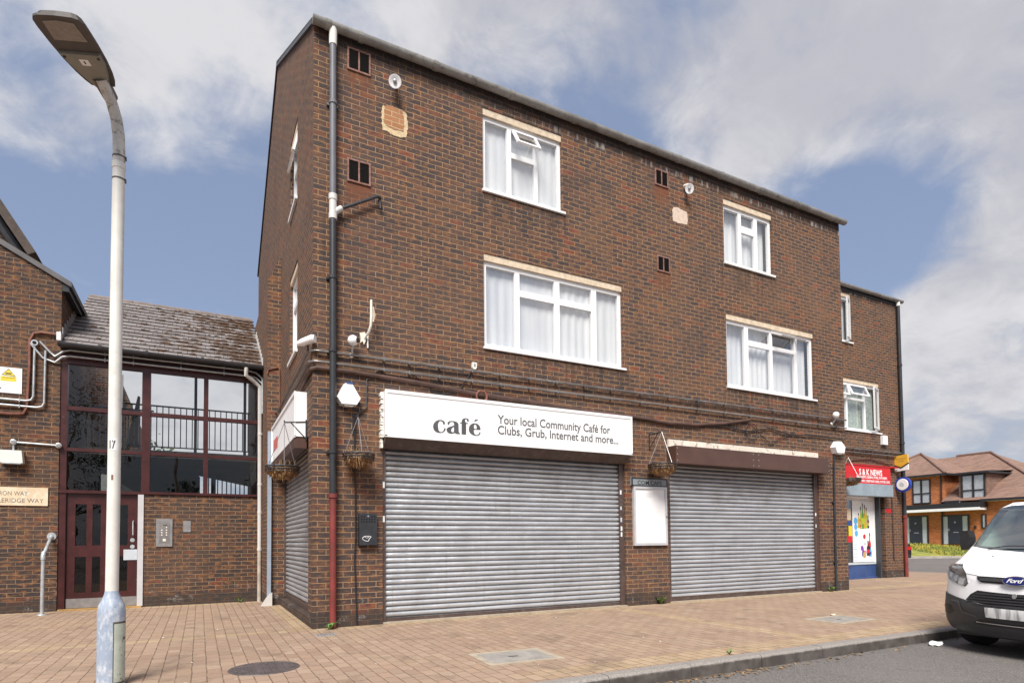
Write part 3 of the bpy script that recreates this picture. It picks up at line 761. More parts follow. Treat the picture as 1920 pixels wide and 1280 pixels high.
def shutter(parent, F, a0, a1, z0, z1, d, guide_w, name='roller_shutter', far_guide=True):
    mb = MB(); p = .0765; z = z1
    zs = []
    while z > z0+.11:
        for t, dd in ((0, .024), (.04, .020), (.08, -.002), (.20, -.012), (.38, -.0165), (.58, -.0165), (.72, -.012), (.82, -.001), (.86, .020), (.96, .026)):
            zs.append((z-t*p, d+dd))
        z -= p
    zs.append((z0+.07, d))
    P = [(mb.bm.verts.new(F(a0, q, zz)), mb.bm.verts.new(F(a1, q, zz))) for zz, q in zs]
    for i in range(len(P)-1): mb.bm.faces.new([P[i][0], P[i][1], P[i+1][1], P[i+1][0]])
    s_ = mb.build(name, 'shutter', parent, smooth=True, recalc=False)
    mb = MB(); mb.box(a0, a1, d-.018, d+.02, z0+.005, z0+.07, F); mb.build('bottom_rail', 'guide_brown', s_)
    for g0, g1 in ((a0-guide_w, a0+.004), (a1-.004, a1+guide_w)):
        mb = MB(); mb.box(g0, g1, d-.05, d+.03, z0-.02, z1, F); mb.build('guide_rail', 'guide_brown', s_, bevel=.004)
    return s_
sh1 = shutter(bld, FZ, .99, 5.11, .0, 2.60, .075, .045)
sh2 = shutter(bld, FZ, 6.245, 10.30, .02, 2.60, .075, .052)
mb = MB(); mb.box(10.352, 10.413, .02, .13, 0, 2.6); mb.build('guide_rail', 'dark_brown', sh2)
mb = MB(); mb.box(5.156, 5.203, .03, .13, 0, 2.6); mb.build('guide_rail', 'guide_brown', sh1)
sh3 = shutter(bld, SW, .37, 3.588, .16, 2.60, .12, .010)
mb = MB(); mb.box(.345, 3.598, .10, .17, .115, .16, SW); mb.build('threshold', 'guide_brown', sh3)
# shutter sill slabs
mb = MB(); mb.box(.946, 5.204, -.03, .14, -.02, .022); mb.box(6.192, 10.414, -.02, .14, -.02, .02); mb.build('threshold', 'concrete', bld)
# stickers on the guide rails
for a, z, h, c in ((5.132, 1.93, .07, 'paper'), (5.134, 1.66, .06, 'pale_blue'), (5.134, 1.45, .075, 'pale_blue'), (5.137, 1.30, .075, 'paper'), (5.137, 1.20, .075, 'paper')):
    q = MB(); q.box(a-.016, a+.016, .0235, .0250, z, z+h); q.build('sticker', c, sh1)
for a, z, h, c in ((10.325, 1.62, .06, 'paper'), (10.325, 1.37, .07, 'pale_blue')):
    q = MB(); q.box(a-.018, a+.018, .0235, .0250, z, z+h); q.build('sticker', c, sh2)
for a, z in ((.965, 1.90), (.965, 1.42)):
    q = MB(); q.box(a-.014, a+.014, .0235, .0250, z, z+.085); q.build('sticker', 'paper', sh1)
# brown shutter housing over the second shutter and the peeling board above it
mb = MB(); mb.box(6.165, 10.45, -.24, -.004, 2.50, 2.815); hd = mb.build('shutter_housing', 'dark_brown', bld, bevel=.006)
mb = MB()
for a in (6.20, 8.14, 8.29, 10.42):
    for z in (2.55, 2.66, 2.77): mb.lathe([(.009, 0), (.007, -.004)], (a, -.2405, z), 8, 'Y')
mb.build('rivet', 'galv', hd)
mb = MB(); mb.box(6.18, 10.36, -.045, -.003, 2.82, 2.955); mb.build('board', 'cream_peel', bld)
# brick patches where a duct was taken out
def patch(name, mat, ctr, ra, rz, seed, d=-.004):
    random.seed(seed); pts = []
    for i in range(70):
        t = 2*PI*i/70; k = 1/max(abs(math.cos(t)), abs(math.sin(t)))**.62
        k *= .98+.16*mnoise.noise(Vector((math.cos(t)*1.3, math.sin(t)*1.3, seed)))+.10*mnoise.noise(Vector((math.cos(t)*5, math.sin(t)*5, seed)))+random.uniform(-.03, .03); pts.append((ctr[0]+ra*k*math.cos(t), ctr[1]+rz*k*math.sin(t)))
    return shape_obj([(pts, [])], name, mat, bld, FZ, d)
M['patch_orange'] = brick_mat('new_orange_brick', [(0, (.36, .16, .075)), (.5, (.43, .20, .10)), (1, (.30, .15, .085))], (.62, .47, .27), mott=.12, plinth=False, stain=False)
M['mortar_cream'] = plain('cream_mortar', (.60, .45, .25), .9, var=.15, scale=14, col2=(.68, .62, .54), amount=.7, bump=.8, bscale=60)
M['plaster_pink'] = plain('pink_plaster', (.60, .47, .38), .9, var=.12, scale=12, col2=(.72, .62, .52), amount=.7, bump=.5)
patch('mortar_ring', 'mortar_cream', (1.13, 7.22), .205, .205, 3, -.004)
patch('brick_patch', 'patch_orange', (1.115, 7.255), .155, .165, 5, -.008)
patch('plaster_patch', 'plaster_pink', (6.60, 7.19), .20, .145, 8, -.004)
random.seed(11)
# rusty louvre vents
def vent(a0, a1, z0, z1, label):
    v = thing('air_vent', ((a0+a1)/2, 0, z0), label, 'vent', 'rusty air vents on the tall brick facade')
    mb = MB(); e = .024
    mb.box(a0, a1, -.018, .03, z0, z0+e); mb.box(a0, a1, -.018, .03, z1-e, z1)
    mb.box(a0, a0+e, -.018, .03, z0+e, z1-e); mb.box(a1-e, a1, -.018, .03, z0+e, z1-e); mb.box((a0+a1)/2-.011, (a0+a1)/2+.011, -.016, .03, z0+e, z1-e)
    mb.build('frame', 'rust', v)
    mb = MB(); mb.quad((a0+.01, -.003, z0+.01), (a1-.01, -.003, z0+.01), (a1-.01, -.003, z1-.01), (a0+.01, -.003, z1-.01))
    n = 11
    for i in range(n):
        z = z0+e+(z1-z0-2*e)*(i+.5)/n
        for b0, b1 in ((a0+e, (a0+a1)/2-.011), ((a0+a1)/2+.011, a1-e)):
            mb.quad((b0, -.004, z-.008), (b1, -.004, z-.008), (b1, -.013, z+.006), (b0, -.013, z+.006))
    mb.build('grille', 'rust_dark', v)
vent(.449, .777, 7.745, 8.07, 'double rusty vent near the downpipe, just under the gutter')
vent(.449, .777, 6.150, 6.48, 'double rusty vent beside the downpipe, above the black branch pipe')
vent(6.00, 6.315, 7.63, 7.935, 'small rusty vent under the gutter beside the pale plaster patch')
vent(6.015, 6.32, 6.03, 6.325, 'small rusty vent low in the wall below the pale plaster patch')

# downpipe: grey above, black in the middle, red at the foot
dp = thing('downpipe', (.245, -.05, 0), 'long rainwater pipe by the building corner, grey then black with a red foot', 'downpipe')
YP = -.075
mb = MB(); mb.tube([(.245, YP, 5.50), (.243, YP, 7.99)], .045, 14); up_ = mb.build('upper_pipe', 'grey_pipe', dp, smooth=True)
mb = MB(); mb.tube([(.25, YP, 1.72), (.246, YP, 5.50)], .046, 14); mb.build('middle_pipe', 'black_pipe', dp, smooth=True)
mb = MB(); mb.tube([(.252, YP, -.02), (.25, YP, 1.72)], .044, 14); mb.tube([(.25, YP, 1.70), (.25, YP, 1.73), (.25, YP, 1.735), (.25, YP, 1.79)], [.046, .046, .060, .060], 14); mb.build('foot_pipe', 'red_pipe', dp, smooth=True)
mb = MB(); mb.tube([(.243, YP, 7.95), (.243, YP, 8.02), (.243, YP-.01, 8.18)], [.052, .054, .054], 14); mb.build('outlet', 'off_white', dp, smooth=True)
mb = MB(); mb.tube([(.245, YP, 5.60), (.245, YP, 5.78), (.245, YP, 5.785), (.245, YP, 5.86)], [.050, .050, .058, .058], 14); mb.tube([(.245, YP, 5.52), (.245, YP, 5.60)], .056, 14); mb.tube([(.26, YP, 5.62), (.36, YP, 5.70)], [.042, .04], 12); mb.build('junction', 'white_pipe', dp, smooth=True)
mb = MB(); mb.tube([(.33, YP, 5.68), (.86, YP, 6.00), (.895, YP+.01, 6.0), (.905, .0, 5.985)], .022, 10); mb.tube([(.895, -.05, 6.0), (.905, -.05, 5.85)], .012, 8); mb.build('branch_pipe', 'black_pipe', dp, smooth=True)
for z, mt in ((7.14, 'grey_pipe'), (4.72, 'black_pipe'), (3.72, 'black_pipe'), (2.35, 'black_pipe')):
    q = MB(); q.tube([(.245, YP, z-.02), (.245, YP, z+.02)], .056, 14); q.box(.17, .32, -.03, -.002, z-.016, z+.016); q.build('pipe_bracket', mt, dp)

dp2 = thing('cable_pipe', (10.9, -.03, 0), 'thin dark pipe running down the brick pier right of the second shutter', 'pipe')
mb = MB(); mb.tube([(10.875, -.03, -.02), (10.88, -.03, 1.3), (10.905, -.03, 2.7), (10.93, -.03, 3.0)], [.03, .026, .022, .012], 8); mb.build('pipe', 'black_pipe', dp2, smooth=True)
for z in (.6, 1.9): q = MB(); q.box(10.83, 10.93, -.045, -.001, z, z+.03); q.build('pipe_clip', 'black_pipe', dp2)

# ------------------------------------------------------------------ conduits along the first-floor line
def conduit(label, pts, r, clips, name='cable_conduit', mat='conduit', group=None, wall='y'):
    t = thing(name, pts[0], label, 'conduit', group)
    mb = MB(); mb.tube(pts, r, 10); mb.build('pipe', mat, t, smooth=True)
    for c in clips:
        q = MB(); x, y, z = c
        if wall == 'y': q.box(x-.008, x+.008, y-r-.005, y+r+.03, z-r-.012, z+r+.012)
        else: q.box(x-r-.006, x+r+.03, y-.012, y+.012, z-r-.012, z+r+.012)
        q.build('pipe_clip', mat, t)
    return t
cx = [.95, 1.32, 1.78, 2.3, 2.78, 3.3, 3.8, 4.35, 4.9, 5.55, 6.2, 6.9, 7.6, 8.3, 9.0, 9.7, 10.4, 11.0]
for z, z2, lb in ((3.70, 3.745, 'upper metal conduit of the pair running round the corner at first floor level'), (3.555, 3.565, 'lower metal conduit of the pair running round the corner at first floor level')):
    zz = lambda x: z+(z2-z)*max(0, x)/11.3
    pts = [(-.10, 3.58, z-.16+.04), (-.055, 3.50, z-.13), (-.05, 3.0, z-.10), (-.05, .12, z), (-.045, .02, z), (.02, -.045, z), (.12, -.05, z)] + [(x, -.05, zz(x)) for x in range(1, 11)] + [(EX-.02, -.05, zz(11.3))]
    conduit(lb, pts, .0175, [(x, -.05, zz(x)) for x in cx], group='conduit pair on the shop facade')
mb = MB()
pc = [(-.03, 3.4, 3.25), (-.03, .2, 3.44), (-.02, .0, 3.45), (.05, -.03, 3.475), (.5, -.03, 3.475), (1.4, -.03, 3.44), (2.4, -.03, 3.37), (3.4, -.03, 3.345), (4.4, -.03, 3.30), (5.4, -.03, 3.29), (6.2, -.03, 3.25), (6.85, -.03, 3.27), (7.6, -.03, 3.36), (8.3, -.035, 3.49)]
mb.tube(pc, .030, 8)
tag(mb.build('cable_run', 'brown_cable', smooth=True), 'thick brown cable sagging along the wall just above the cafe sign', 'cable')
def cable(pts, r, label, name='loose_cable', mat='cable', group='loose cables on the shop facade'):
    mb = MB(); mb.tube(pts, r, 6); return tag(mb.build(name, mat, smooth=True), label, 'cable', group)
cable([(6.9, -.02, 3.27), (7.6, -.03, 3.31), (8.25, -.03, 3.26), (8.9, -.03, 3.37), (9.5, -.03, 3.28), (10.3, -.03, 3.33), (11.3, -.03, 3.31)], .012, 'thin black cable hanging in waves above the brown shutter housing')
cable([(8.36+.17*math.cos(t), -.03, 3.26+.17*math.sin(t)) for t in [i*PI/10 for i in range(21)]] + [(8.9, -.03, 3.05), (9.2, -.03, 3.2), (9.6, -.03, 3.32)], .008, 'coiled loop of thin black cable above the brown shutter housing')
cable([(1.35, -.02, 3.58), (1.7, -.02, 3.33), (1.95, -.02, 3.29)], .007, 'short thin cable slanting down to the top edge of the cafe sign, left end')
cable([(2.33, -.02, 3.73), (2.1, -.02, 3.40), (1.8, -.02, 3.30)], .007, 'thin wire dropping from the small junction box to the cafe sign')
cable([(.95, -.02, 3.58), (.72, -.02, 3.40), (.715, -.02, 3.0), (.66, -.02, 2.95), (.56, -.03, 2.86), (.545, -.03, 2.62), (.56, -.02, 2.2), (.565, -.02, 1.2), (.55, -.02, .9), (.575, -.02, .3), (.578, -.02, .04)], .011, 'black cable running down the brick pier beside the ash bin')
mb = MB(); mb.tube([(2.455+.085*math.cos(t), -.06, 3.335+.085*math.sin(t)) for t in [i*PI/12 for i in range(24)]], .016, 8, closed=True)
tag(mb.build('cable_coil', 'rust_cable', smooth=True), 'small red brown coil of cable resting on top of the cafe sign', 'cable')
jb = thing('junction_box', (2.35, 0, 3.76), 'tiny white junction box above the conduits over the cafe sign', 'junction box')
mb = MB(); mb.prism([(2.315, 3.77), (2.33, 3.745), (2.37, 3.745), (2.388, 3.77), (2.388, 3.85), (2.315, 3.85)], -.04, -.001); mb.build('box', 'off_white', jb)
mb = MB(); mb.box(2.34, 2.365, -.044, -.040, 3.785, 3.83); mb.build('cover', 'steel', jb)

# ------------------------------------------------------------------ cafe sign
SG = FY(-.2)
sg = thing('cafe_sign', (3.06, -.2, 2.6), 'long white shop sign lettered cafe above the first shutter', 'sign')
mb = MB(); mb.box(.93, 5.215, -.19, -.003, 2.595, 3.235); mb.build('case', 'white_paint', sg, bevel=.004)
mb = MB(); mb.box(.925, 5.22, -.212, -.19, 3.20, 3.245); mb.box(.925, .955, -.212, -.19, 2.595, 3.20); mb.box(5.19, 5.22, -.212, -.19, 2.595, 3.20); mb.box(.925, 5.22, -.212, -.19, 2.585, 2.612); mb.build('rim', 'white_paint', sg, bevel=.003)
mb = MB(); mb.box(.955, 5.19, -.202, -.1915, 2.612, 3.20); mb.build('face', 'text_white', sg)
mb = MB(); mb.prism([(-.19, 2.583), (-.003, 2.583), (-.003, 2.45), (-.03, 2.45)], .94, 5.205, F=lambda a, d, z: (d, a, z)); mb.build('underside', 'guide_brown', sg)
LC = [(1.802, 2.857), (1.784, 2.877), (1.748, 2.888), (1.712, 2.886), (1.672, 2.87), (1.639, 2.841), (1.621, 2.801), (1.621, 2.767), (1.633, 2.735), (1.658, 2.71), (1.696, 2.699), (1.742, 2.7), (1.778, 2.712), (1.804, 2.738), (1.813, 2.766), (1.806, 2.775), (1.791, 2.774), (1.786, 2.752), (1.773, 2.726), (1.747, 2.712), (1.722, 2.715), (1.704, 2.735), (1.697, 2.773), (1.694, 2.812), (1.702, 2.848), (1.72, 2.869), (1.74, 2.873), (1.761, 2.866), (1.773, 2.842), (1.776, 2.823), (1.801, 2.828)]
LA = [(1.843, 2.834), (1.84, 2.853), (1.856, 2.874), (1.892, 2.887), (1.934, 2.888), (1.975, 2.882), (2.001, 2.869), (2.014, 2.843), (2.014, 2.75), (2.019, 2.726), (2.037, 2.715), (2.035, 2.705), (2.0, 2.703), (1.969, 2.705), (1.951, 2.718), (1.927, 2.704), (1.891, 2.699), (1.855, 2.706), (1.832, 2.726), (1.824, 2.752), (1.829, 2.77), (1.855, 2.791), (1.902, 2.809), (1.938, 2.822), (1.944, 2.832), (1.943, 2.857), (1.928, 2.875), (1.902, 2.875), (1.882, 2.866), (1.869, 2.85), (1.868, 2.829), (1.856, 2.828)]
LAH = [(1.944, 2.806), (1.917, 2.791), (1.899, 2.768), (1.896, 2.746), (1.907, 2.725), (1.922, 2.721), (1.941, 2.732)]
LF = [(2.061, 2.705), (2.062, 2.864), (2.033, 2.867), (2.033, 2.874), (2.062, 2.879), (2.065, 2.906), (2.078, 2.93), (2.108, 2.945), (2.139, 2.947), (2.166, 2.94), (2.179, 2.921), (2.174, 2.904), (2.152, 2.899), (2.147, 2.914), (2.147, 2.931), (2.126, 2.934), (2.115, 2.921), (2.118, 2.901), (2.128, 2.882), (2.166, 2.876), (2.166, 2.866), (2.134, 2.866), (2.132, 2.703)]
LE = [(2.364, 2.79), (2.256, 2.791), (2.256, 2.759), (2.266, 2.725), (2.288, 2.712), (2.315, 2.714), (2.337, 2.731), (2.345, 2.756), (2.364, 2.76), (2.364, 2.743), (2.348, 2.716), (2.32, 2.702), (2.277, 2.699), (2.234, 2.708), (2.197, 2.73), (2.178, 2.763), (2.176, 2.797), (2.187, 2.838), (2.214, 2.865), (2.251, 2.883), (2.289, 2.884), (2.327, 2.874), (2.354, 2.847), (2.366, 2.808)]
LEH = [(2.256, 2.801), (2.305, 2.8), (2.304, 2.838), (2.289, 2.866), (2.273, 2.87), (2.259, 2.854)]
LAC = [(2.26, 2.903), (2.282, 2.943), (2.33, 2.944), (2.322, 2.934)]
shape_obj([(smooth_ring(LC, 1), []), (smooth_ring(LA, 1), [smooth_ring(LAH, 1)]), (LF, []), (smooth_ring(LE, 1), [smooth_ring(LEH, 1)]), (LAC, [])], 'lettering', 'text_grey', sg, SG, -.005)
text_obj('Your local Community Caf\u00e9 for', 'lettering', 'text_light', sg, SG, 2.652, 2.915, w=2.10, h=.135, d=-.005, bold=.014)
text_obj('Clubs, Grub, Internet and more...', 'lettering', 'text_light', sg, SG, 2.652, 2.754, w=2.268, h=.135, d=-.005, bold=.014)
mb = MB()       # crumbling filler up the end of the sign
for i in range(22):
    z = 2.45+.8*i/22; a = .915+random.uniform(-.012, .004)
    mb.box(a-.012, .929, -.05-random.random()*.05, -.002, z, z+random.uniform(.02, .04))
mb.build('filler', 'off_white', sg)
# side sign over the side shutter
s2 = thing('side_sign', (-.165, 2, 2.6), 'white box sign with red marks on the side wall above the side shutter', 'sign')
SS = FX(-.165)
mb = MB(); mb.box(.47, 3.50, .012, .162, 2.62, 3.25, SS); mb.build('case', 'white_paint', s2, bevel=.004)
mb = MB(); mb.box(.465, 3.505, -.006, .012, 3.215, 3.255, SS); mb.box(.465, .495, -.006, .012, 2.62, 3.215, SS); mb.box(3.475, 3.505, -.006, .012, 2.62, 3.215, SS); mb.box(.465, 3.505, -.006, .012, 2.605, 2.63, SS); mb.build('rim', 'white_paint', s2)
mb = MB(); mb.box(.48, 3.49, .0, .162, 2.46, 2.602, SS); mb.build('underside', 'dark_brown', s2)
mb = MB()
for k in range(5): mb.box(2.62+k*.13, 2.72+k*.13, .008, .0115, 2.78, 2.98, SS)
mb.build('red_mark', plain('faded_red_vinyl', (.55, .12, .10), .5, var=.3, scale=20), s2)

# ------------------------------------------------------------------ alarm boxes, cameras, lights
def alarm(label, poly, depth, top=True):
    c = (sum(p[0] for p in poly)/len(poly), 0, min(p[1] for p in poly))
    t = thing('alarm_box', c, label, 'alarm box', 'white alarm boxes on the shop facade')
    mb = MB(); mb.prism(poly, -depth, -.002, taper=.93); mb.build('cover', 'white_paint', t, bevel=.008)
    if top:
        zt = max(p[1] for p in poly); q = MB(); q.box(c[0]-.035, c[0]+.05, -depth-.003, -.03, zt-.02, zt+.008); q.build('strobe', 'blue_paint', t)
    q = MB(); zb = min(p[1] for p in poly); q.box(c[0]-.06, c[0]+.06, -depth*.85, -.01, zb-.012, zb+.002); q.build('base', 'off_white', t)
alarm('white trapezoid alarm box beside the downpipe, left of the cafe sign', [(.402, 3.30), (.50, 3.30), (.622, 3.095), (.566, 3.0), (.35, 2.995), (.288, 3.09)], .12)
alarm('white hexagonal alarm box on the pier right of the brown shutter housing', [(10.95, 3.25), (11.06, 3.25), (11.20, 3.13), (11.155, 2.985), (10.90, 2.975), (10.83, 3.11)], .12, False)
ps = thing('siren_box', (16.03, 1.9, 3.85), 'small round cornered white siren box under the newsagent window', 'alarm box')
mb = MB(); mb.box(15.92, 16.14, 1.82, 1.898, 3.80, 4.06); mb.build('cover', 'white_upvc', ps, bevel=.03)
mb = MB(); mb.box(15.99, 16.07, 1.812, 1.822, 3.89, 3.95); mb.build('sounder', 'off_white', ps)

def camera_thing(label, c, base, look):
    t = thing('security_camera', base, label, 'security camera', 'white ball cameras on the conduit line')
    c = Vector(c); base = Vector(base)
    mb = MB(); mb.tube([base, base+Vector((0, -.05, .02)), c+Vector((0, .0, -.06))], .013, 8); mb.build('arm', 'galv', t, smooth=True)
    mb = MB(); mb.lathe([(.035, 0), (.03, -.02)], base, 12, 'Y'); mb.build('mount', 'white_upvc', t, smooth=True)
    mb = MB(); bmesh.ops.create_uvsphere(mb.bm, u_segments=18, v_segments=12, radius=.072, matrix=Matrix.Translation(c)); bd = mb.build('body', 'white_upvc', t, smooth=True)
    l = Vector(look).normalized(); q = MB(); q.tube([c+l*.05, c+l*.078], .036, 14); q.build('lens', 'black', bd)
camera_thing('white ball camera on the facade between the downpipe and the broken bracket', (.50, -.14, 3.875), (.50, -.03, 3.70), (.8, -.6, 0))
camera_thing('white ball camera at the far end of the conduits, over the hexagonal alarm box', (10.86, -.14, 3.80), (10.86, -.03, 3.63), (.6, -.8, 0))
ct = thing('bullet_camera', (-.09, .06, 3.7), 'white bullet camera at the corner above the side shutter', 'security camera')
mb = MB(); mb.tube([(-.06, .02, 3.70), (-.07, -.02, 3.76)], .014, 8); mb.build('arm', 'black_pipe', ct)
mb = MB(); mb.tube([(.01, -.11, 3.835), (-.02, -.09, 3.835), (-.13, .05, 3.81), (-.18, .10, 3.80)], [.05, .056, .05, .03], 14); mb.build('body', 'white_upvc', ct, smooth=True)

def flood(label, c):
    t = thing('spot_light', (c[0], 0, c[2]+.1), label, 'light', 'white round spotlights high on the facade')
    c = Vector(c); ax = Vector((-.22, -.90, -.36)).normalized()
    rot = ax.to_track_quat('Z', 'Y').to_matrix()
    def P(r, h, k, n): return c + rot @ Vector((r*math.cos(2*PI*k/n), r*math.sin(2*PI*k/n), h))
    n = 22
    def shell(prof, nm, mt):
        mb = MB(); rg = [[mb.bm.verts.new(P(r*.85, h*.9, k, n)) for k in range(n)] for r, h in prof]
        for a, b in zip(rg, rg[1:]):
            for k in range(n): mb.bm.faces.new([a[k], a[(k+1) % n], b[(k+1) % n], b[k]])
        mb.bm.faces.new(rg[-1]); mb.bm.faces.new(rg[0][::-1])
        return mb.build(nm, mt, t, smooth=True)
    shell([(.03, -.10), (.05, -.06), (.10, .0), (.105, .012), (.085, .012), (.055, .0)], 'reflector', 'white_upvc')
    shell([(.032, .004), (.031, .02), (.015, .03)], 'bulb', 'steel')
    mb = MB(); mb.tube([c-ax*.06, c+Vector((.02, .05, .10)), c+Vector((.02, .13, .115))], [.03, .035, .04], 10); mb.build('knuckle', 'off_white', t, smooth=True)
flood('white round spotlight under the gutter, just above the orange brick patch', (1.09, -.15, 7.69))
flood('white round spotlight under the gutter, just above the pale plaster patch', (6.70, -.15, 7.66))

# broken satellite dish bracket
db = thing('dish_bracket', (.69, 0, 3.95), 'broken cream satellite dish arm sticking up from the brick wall', 'bracket')
mb = MB(); mb.tube([(.745, -.16, 4.47), (.745, -.16, 4.25), (.742, -.15, 4.12), (.725, -.12, 4.04), (.70, -.05, 3.99), (.69, -.002, 3.96)], [.016, .018, .018, .017, .016, .016], 8); mb.build('arm', 'off_white', db, smooth=True)
mb = MB()
for i in range(7):
    z = 4.17+.03*i; mb.box(.762, .80-abs(3-i)*.006, -.17, -.15, z, z+.026)
mb.build('shard', 'cream_wood', db)
mb = MB(); mb.prism([(.62, 4.04), (.69, 4.06), (.72, 4.0), (.70, 3.93), (.68, 3.88), (.66, 3.93), (.63, 3.90), (.635, 3.97)], -.02, -.002); mb.build('wall_plate', 'cream_peel', db)
mb = MB(); mb.box(.722, .738, -.03, -.004, 3.84, 4.02); mb.build('stay', 'off_white', db)

YW = 1.9
# ------------------------------------------------------------------ hanging baskets
def basket(label, c, r, h, wall, top, dry=1.0, twigs=True, arm_n=(0, 1)):
    """c centre of rim; wall: where the bracket meets the wall; top: hook"""
    t = thing('hanging_basket', c, label, 'hanging basket', 'dried up hanging baskets on brackets')
    c = Vector(c); top = Vector(top); wall = Vector(wall)
    mb = MB(); n = 40
    rings = []
    for j in range(7):
        f = j/6
        rr = r*math.sqrt(max(0, 1-(f*.94)**2.2)); zz = -h*f
        rings.append([mb.bm.verts.new(c+Vector(((rr+random.uniform(-.016, .016))*math.cos(2*PI*k/n), (rr+random.uniform(-.016, .016))*math.sin(2*PI*k/n), zz+random.uniform(-.012, .012)))) for k in range(n)])
    for a, b in zip(rings, rings[1:]):
        for k in range(n): mb.bm.faces.new([a[k], a[(k+1) % n], b[(k+1) % n], b[k]])
    mb.bm.faces.new(rings[-1]); mb.bm.faces.new(rings[0][::-1])
    # torn coir fringe
    for i in range(190):
        t0 = random.random()*2*PI; f = random.random()**.8; rr = r*math.sqrt(max(0, 1-(f*.9)**2.2))*1.01
        p = c+Vector((rr*math.cos(t0), rr*math.sin(t0), -h*f*.9))
        q = p+Vector((math.cos(t0)*random.uniform(0, .035), math.sin(t0)*random.uniform(0, .035), random.uniform(-.10, .01)))
        s_ = Vector((-math.sin(t0), math.cos(t0), 0))*random.uniform(.004, .012)
        mb.bm.faces.new([mb.bm.verts.new(x) for x in (p-s_, p+s_, q)])
    mb.build('coir_liner', 'coir', t)
    mb = MB()
    ring = lambda rr, zz: [c+Vector((rr*math.cos(2*PI*k/24), rr*math.sin(2*PI*k/24), zz)) for k in range(24)]
    mb.tube(ring(r*1.03, .012), .011, 6, closed=True); mb.tube(ring(r*1.04, -h*.16), .008, 6, closed=True); mb.tube(ring(r*1.02, -h*.38), .007, 6, closed=True)
    for k in range(10):
        t0 = 2*PI*k/10
        mb.tube([c+Vector((r*1.03*math.cos(t0)*math.sqrt(max(0, 1-(f*.9)**2.2)), r*1.03*math.sin(t0)*math.sqrt(max(0, 1-(f*.9)**2.2)), .01-h*f)) for f in (0, .35, .7)], .004, 5)
    mb.build('wire_frame', 'black_metal', t)
    for k in range(3):
        t0 = 2*PI*k/3+.5; q = MB(); q.tube([c+Vector((r*math.cos(t0), r*math.sin(t0), .01)), top], .0045, 5); q.build('chain', 'steel', t)
    if twigs:
        mb = MB()
        for i in range(26):
            t0 = random.random()*2*PI; rr = r*random.random()*.9
            p = c+Vector((rr*math.cos(t0), rr*math.sin(t0), -.01)); q = p+Vector((random.uniform(-.07, .07), random.uniform(-.07, .07), random.uniform(.03, .15)))
            mb.tube([p, (p+q)/2+Vector((random.uniform(-.02, .02), 0, 0)), q], [.004, .003, .002], 4)
        mb.build('dead_stems', 'dryleaf', t)
    mb = MB(); up_z = wall+Vector((0, 0, -.26))
    mb.tube([wall+Vector((0, 0, .03)), up_z], .011, 6); mb.tube([wall, top], .010, 6); mb.tube([up_z+Vector((0, 0, .02)), wall.lerp(top, .72)], .008, 6)
    mb.tube([top, top+Vector((0, 0, .03))], .008, 6)
    mb.build('wall_bracket', 'black_metal', t)
basket('dried out hanging basket in front of the white side sign', (-.32, .47, 2.17), .215, .15, (-.012, .47, 2.83), (-.30, .47, 2.80))
basket('dried out hanging basket between the downpipe and the cafe sign', (.555, -.24, 2.30), .20, .15, (.53, -.012, 2.88), (.55, -.22, 2.82))
basket('pale torn hanging basket over the notice board pier', (5.80, -.30, 2.43), .24, .17, (5.762, -.012, 3.0), (5.80, -.29, 3.02), twigs=False)
basket('hanging basket in front of the red newsagent sign', (13.60, 1.36, 2.66), .26, .16, (13.60, YW-.012, 3.22), (13.60, 1.38, 3.24), twigs=True)

# ------------------------------------------------------------------ ash bin, notice board
ab = thing('ash_bin', (.72, 0, 1.1), 'black wall mounted cigarette bin with a white scribble, left of the first shutter', 'cigarette bin')
mb = MB(); mb.box(.598, .842, -.085, -.002, 1.10, 1.53); mb.build('body', 'black_metal', ab, bevel=.006)
mb = MB()
for r_ in range(3):
    for k in range(6):
        if k in (2, 3) and r_ == 0: continue
        a = .63+k*.036; z = 1.49-r_*.036; mb.box(a-.011, a+.011, -.0875, -.0845, z-.011, z+.011)
mb.build('perforation', 'void', ab)
mb = MB(); mb.lathe([(.014, 0), (.012, -.006)], (.72, -.085, 1.495), 12, 'Y'); mb.build('lock', 'chrome', ab)
mb = MB(); mb.tube([(.70+.052*math.cos(t)+.012*math.sin(3*t), -.0865, 1.195+.034*math.sin(t)+.008*math.cos(2*t)) for t in [i*PI/10 for i in range(20)]], .004, 5, closed=True); mb.tube([(.67, -.0865, 1.215), (.70, -.0865, 1.195), (.73, -.0865, 1.21)], .003, 5); mb.build('scribble', 'text_white', ab)

nb = thing('notice_board', (5.74, 0, 1.04), 'white framed empty notice board headed COM.CAFE between the two shutters', 'notice board')
mb = MB()
mb.box(5.36, 6.115, -.05, -.002, 1.04, 1.085); mb.box(5.36, 6.115, -.05, -.002, 2.035, 2.08); mb.box(5.36, 5.40, -.05, -.002, 1.085, 2.035); mb.box(6.075, 6.115, -.05, -.002, 1.085, 2.035)
mb.build('frame', plain('pale_aluminium', (.62, .63, .65), .35, .3, var=.05), nb, bevel=.003)
mb = MB(); mb.box(5.40, 6.075, -.03, -.004, 1.085, 2.035); mb.build('backing_sheet', 'text_white', nb)
mb = MB()
for k, (w_, z) in enumerate(((.20, 1.965), (.26, 1.945), (.22, 1.925), (.27, 1.905), (.18, 1.885))): mb.box(5.735-w_/2, 5.735+w_/2, -.0315, -.0301, z, z+.006)
mb.build('faint_print', plain('faint_print', (.66, .68, .72), .6), nb)
mb = MB(); mb.box(5.318, 6.117, -.055, -.002, 2.09, 2.225); mb.build('header', plain('grey_blue_header', (.25, .28, .30), .4, var=.12, scale=7), nb, bevel=.003)
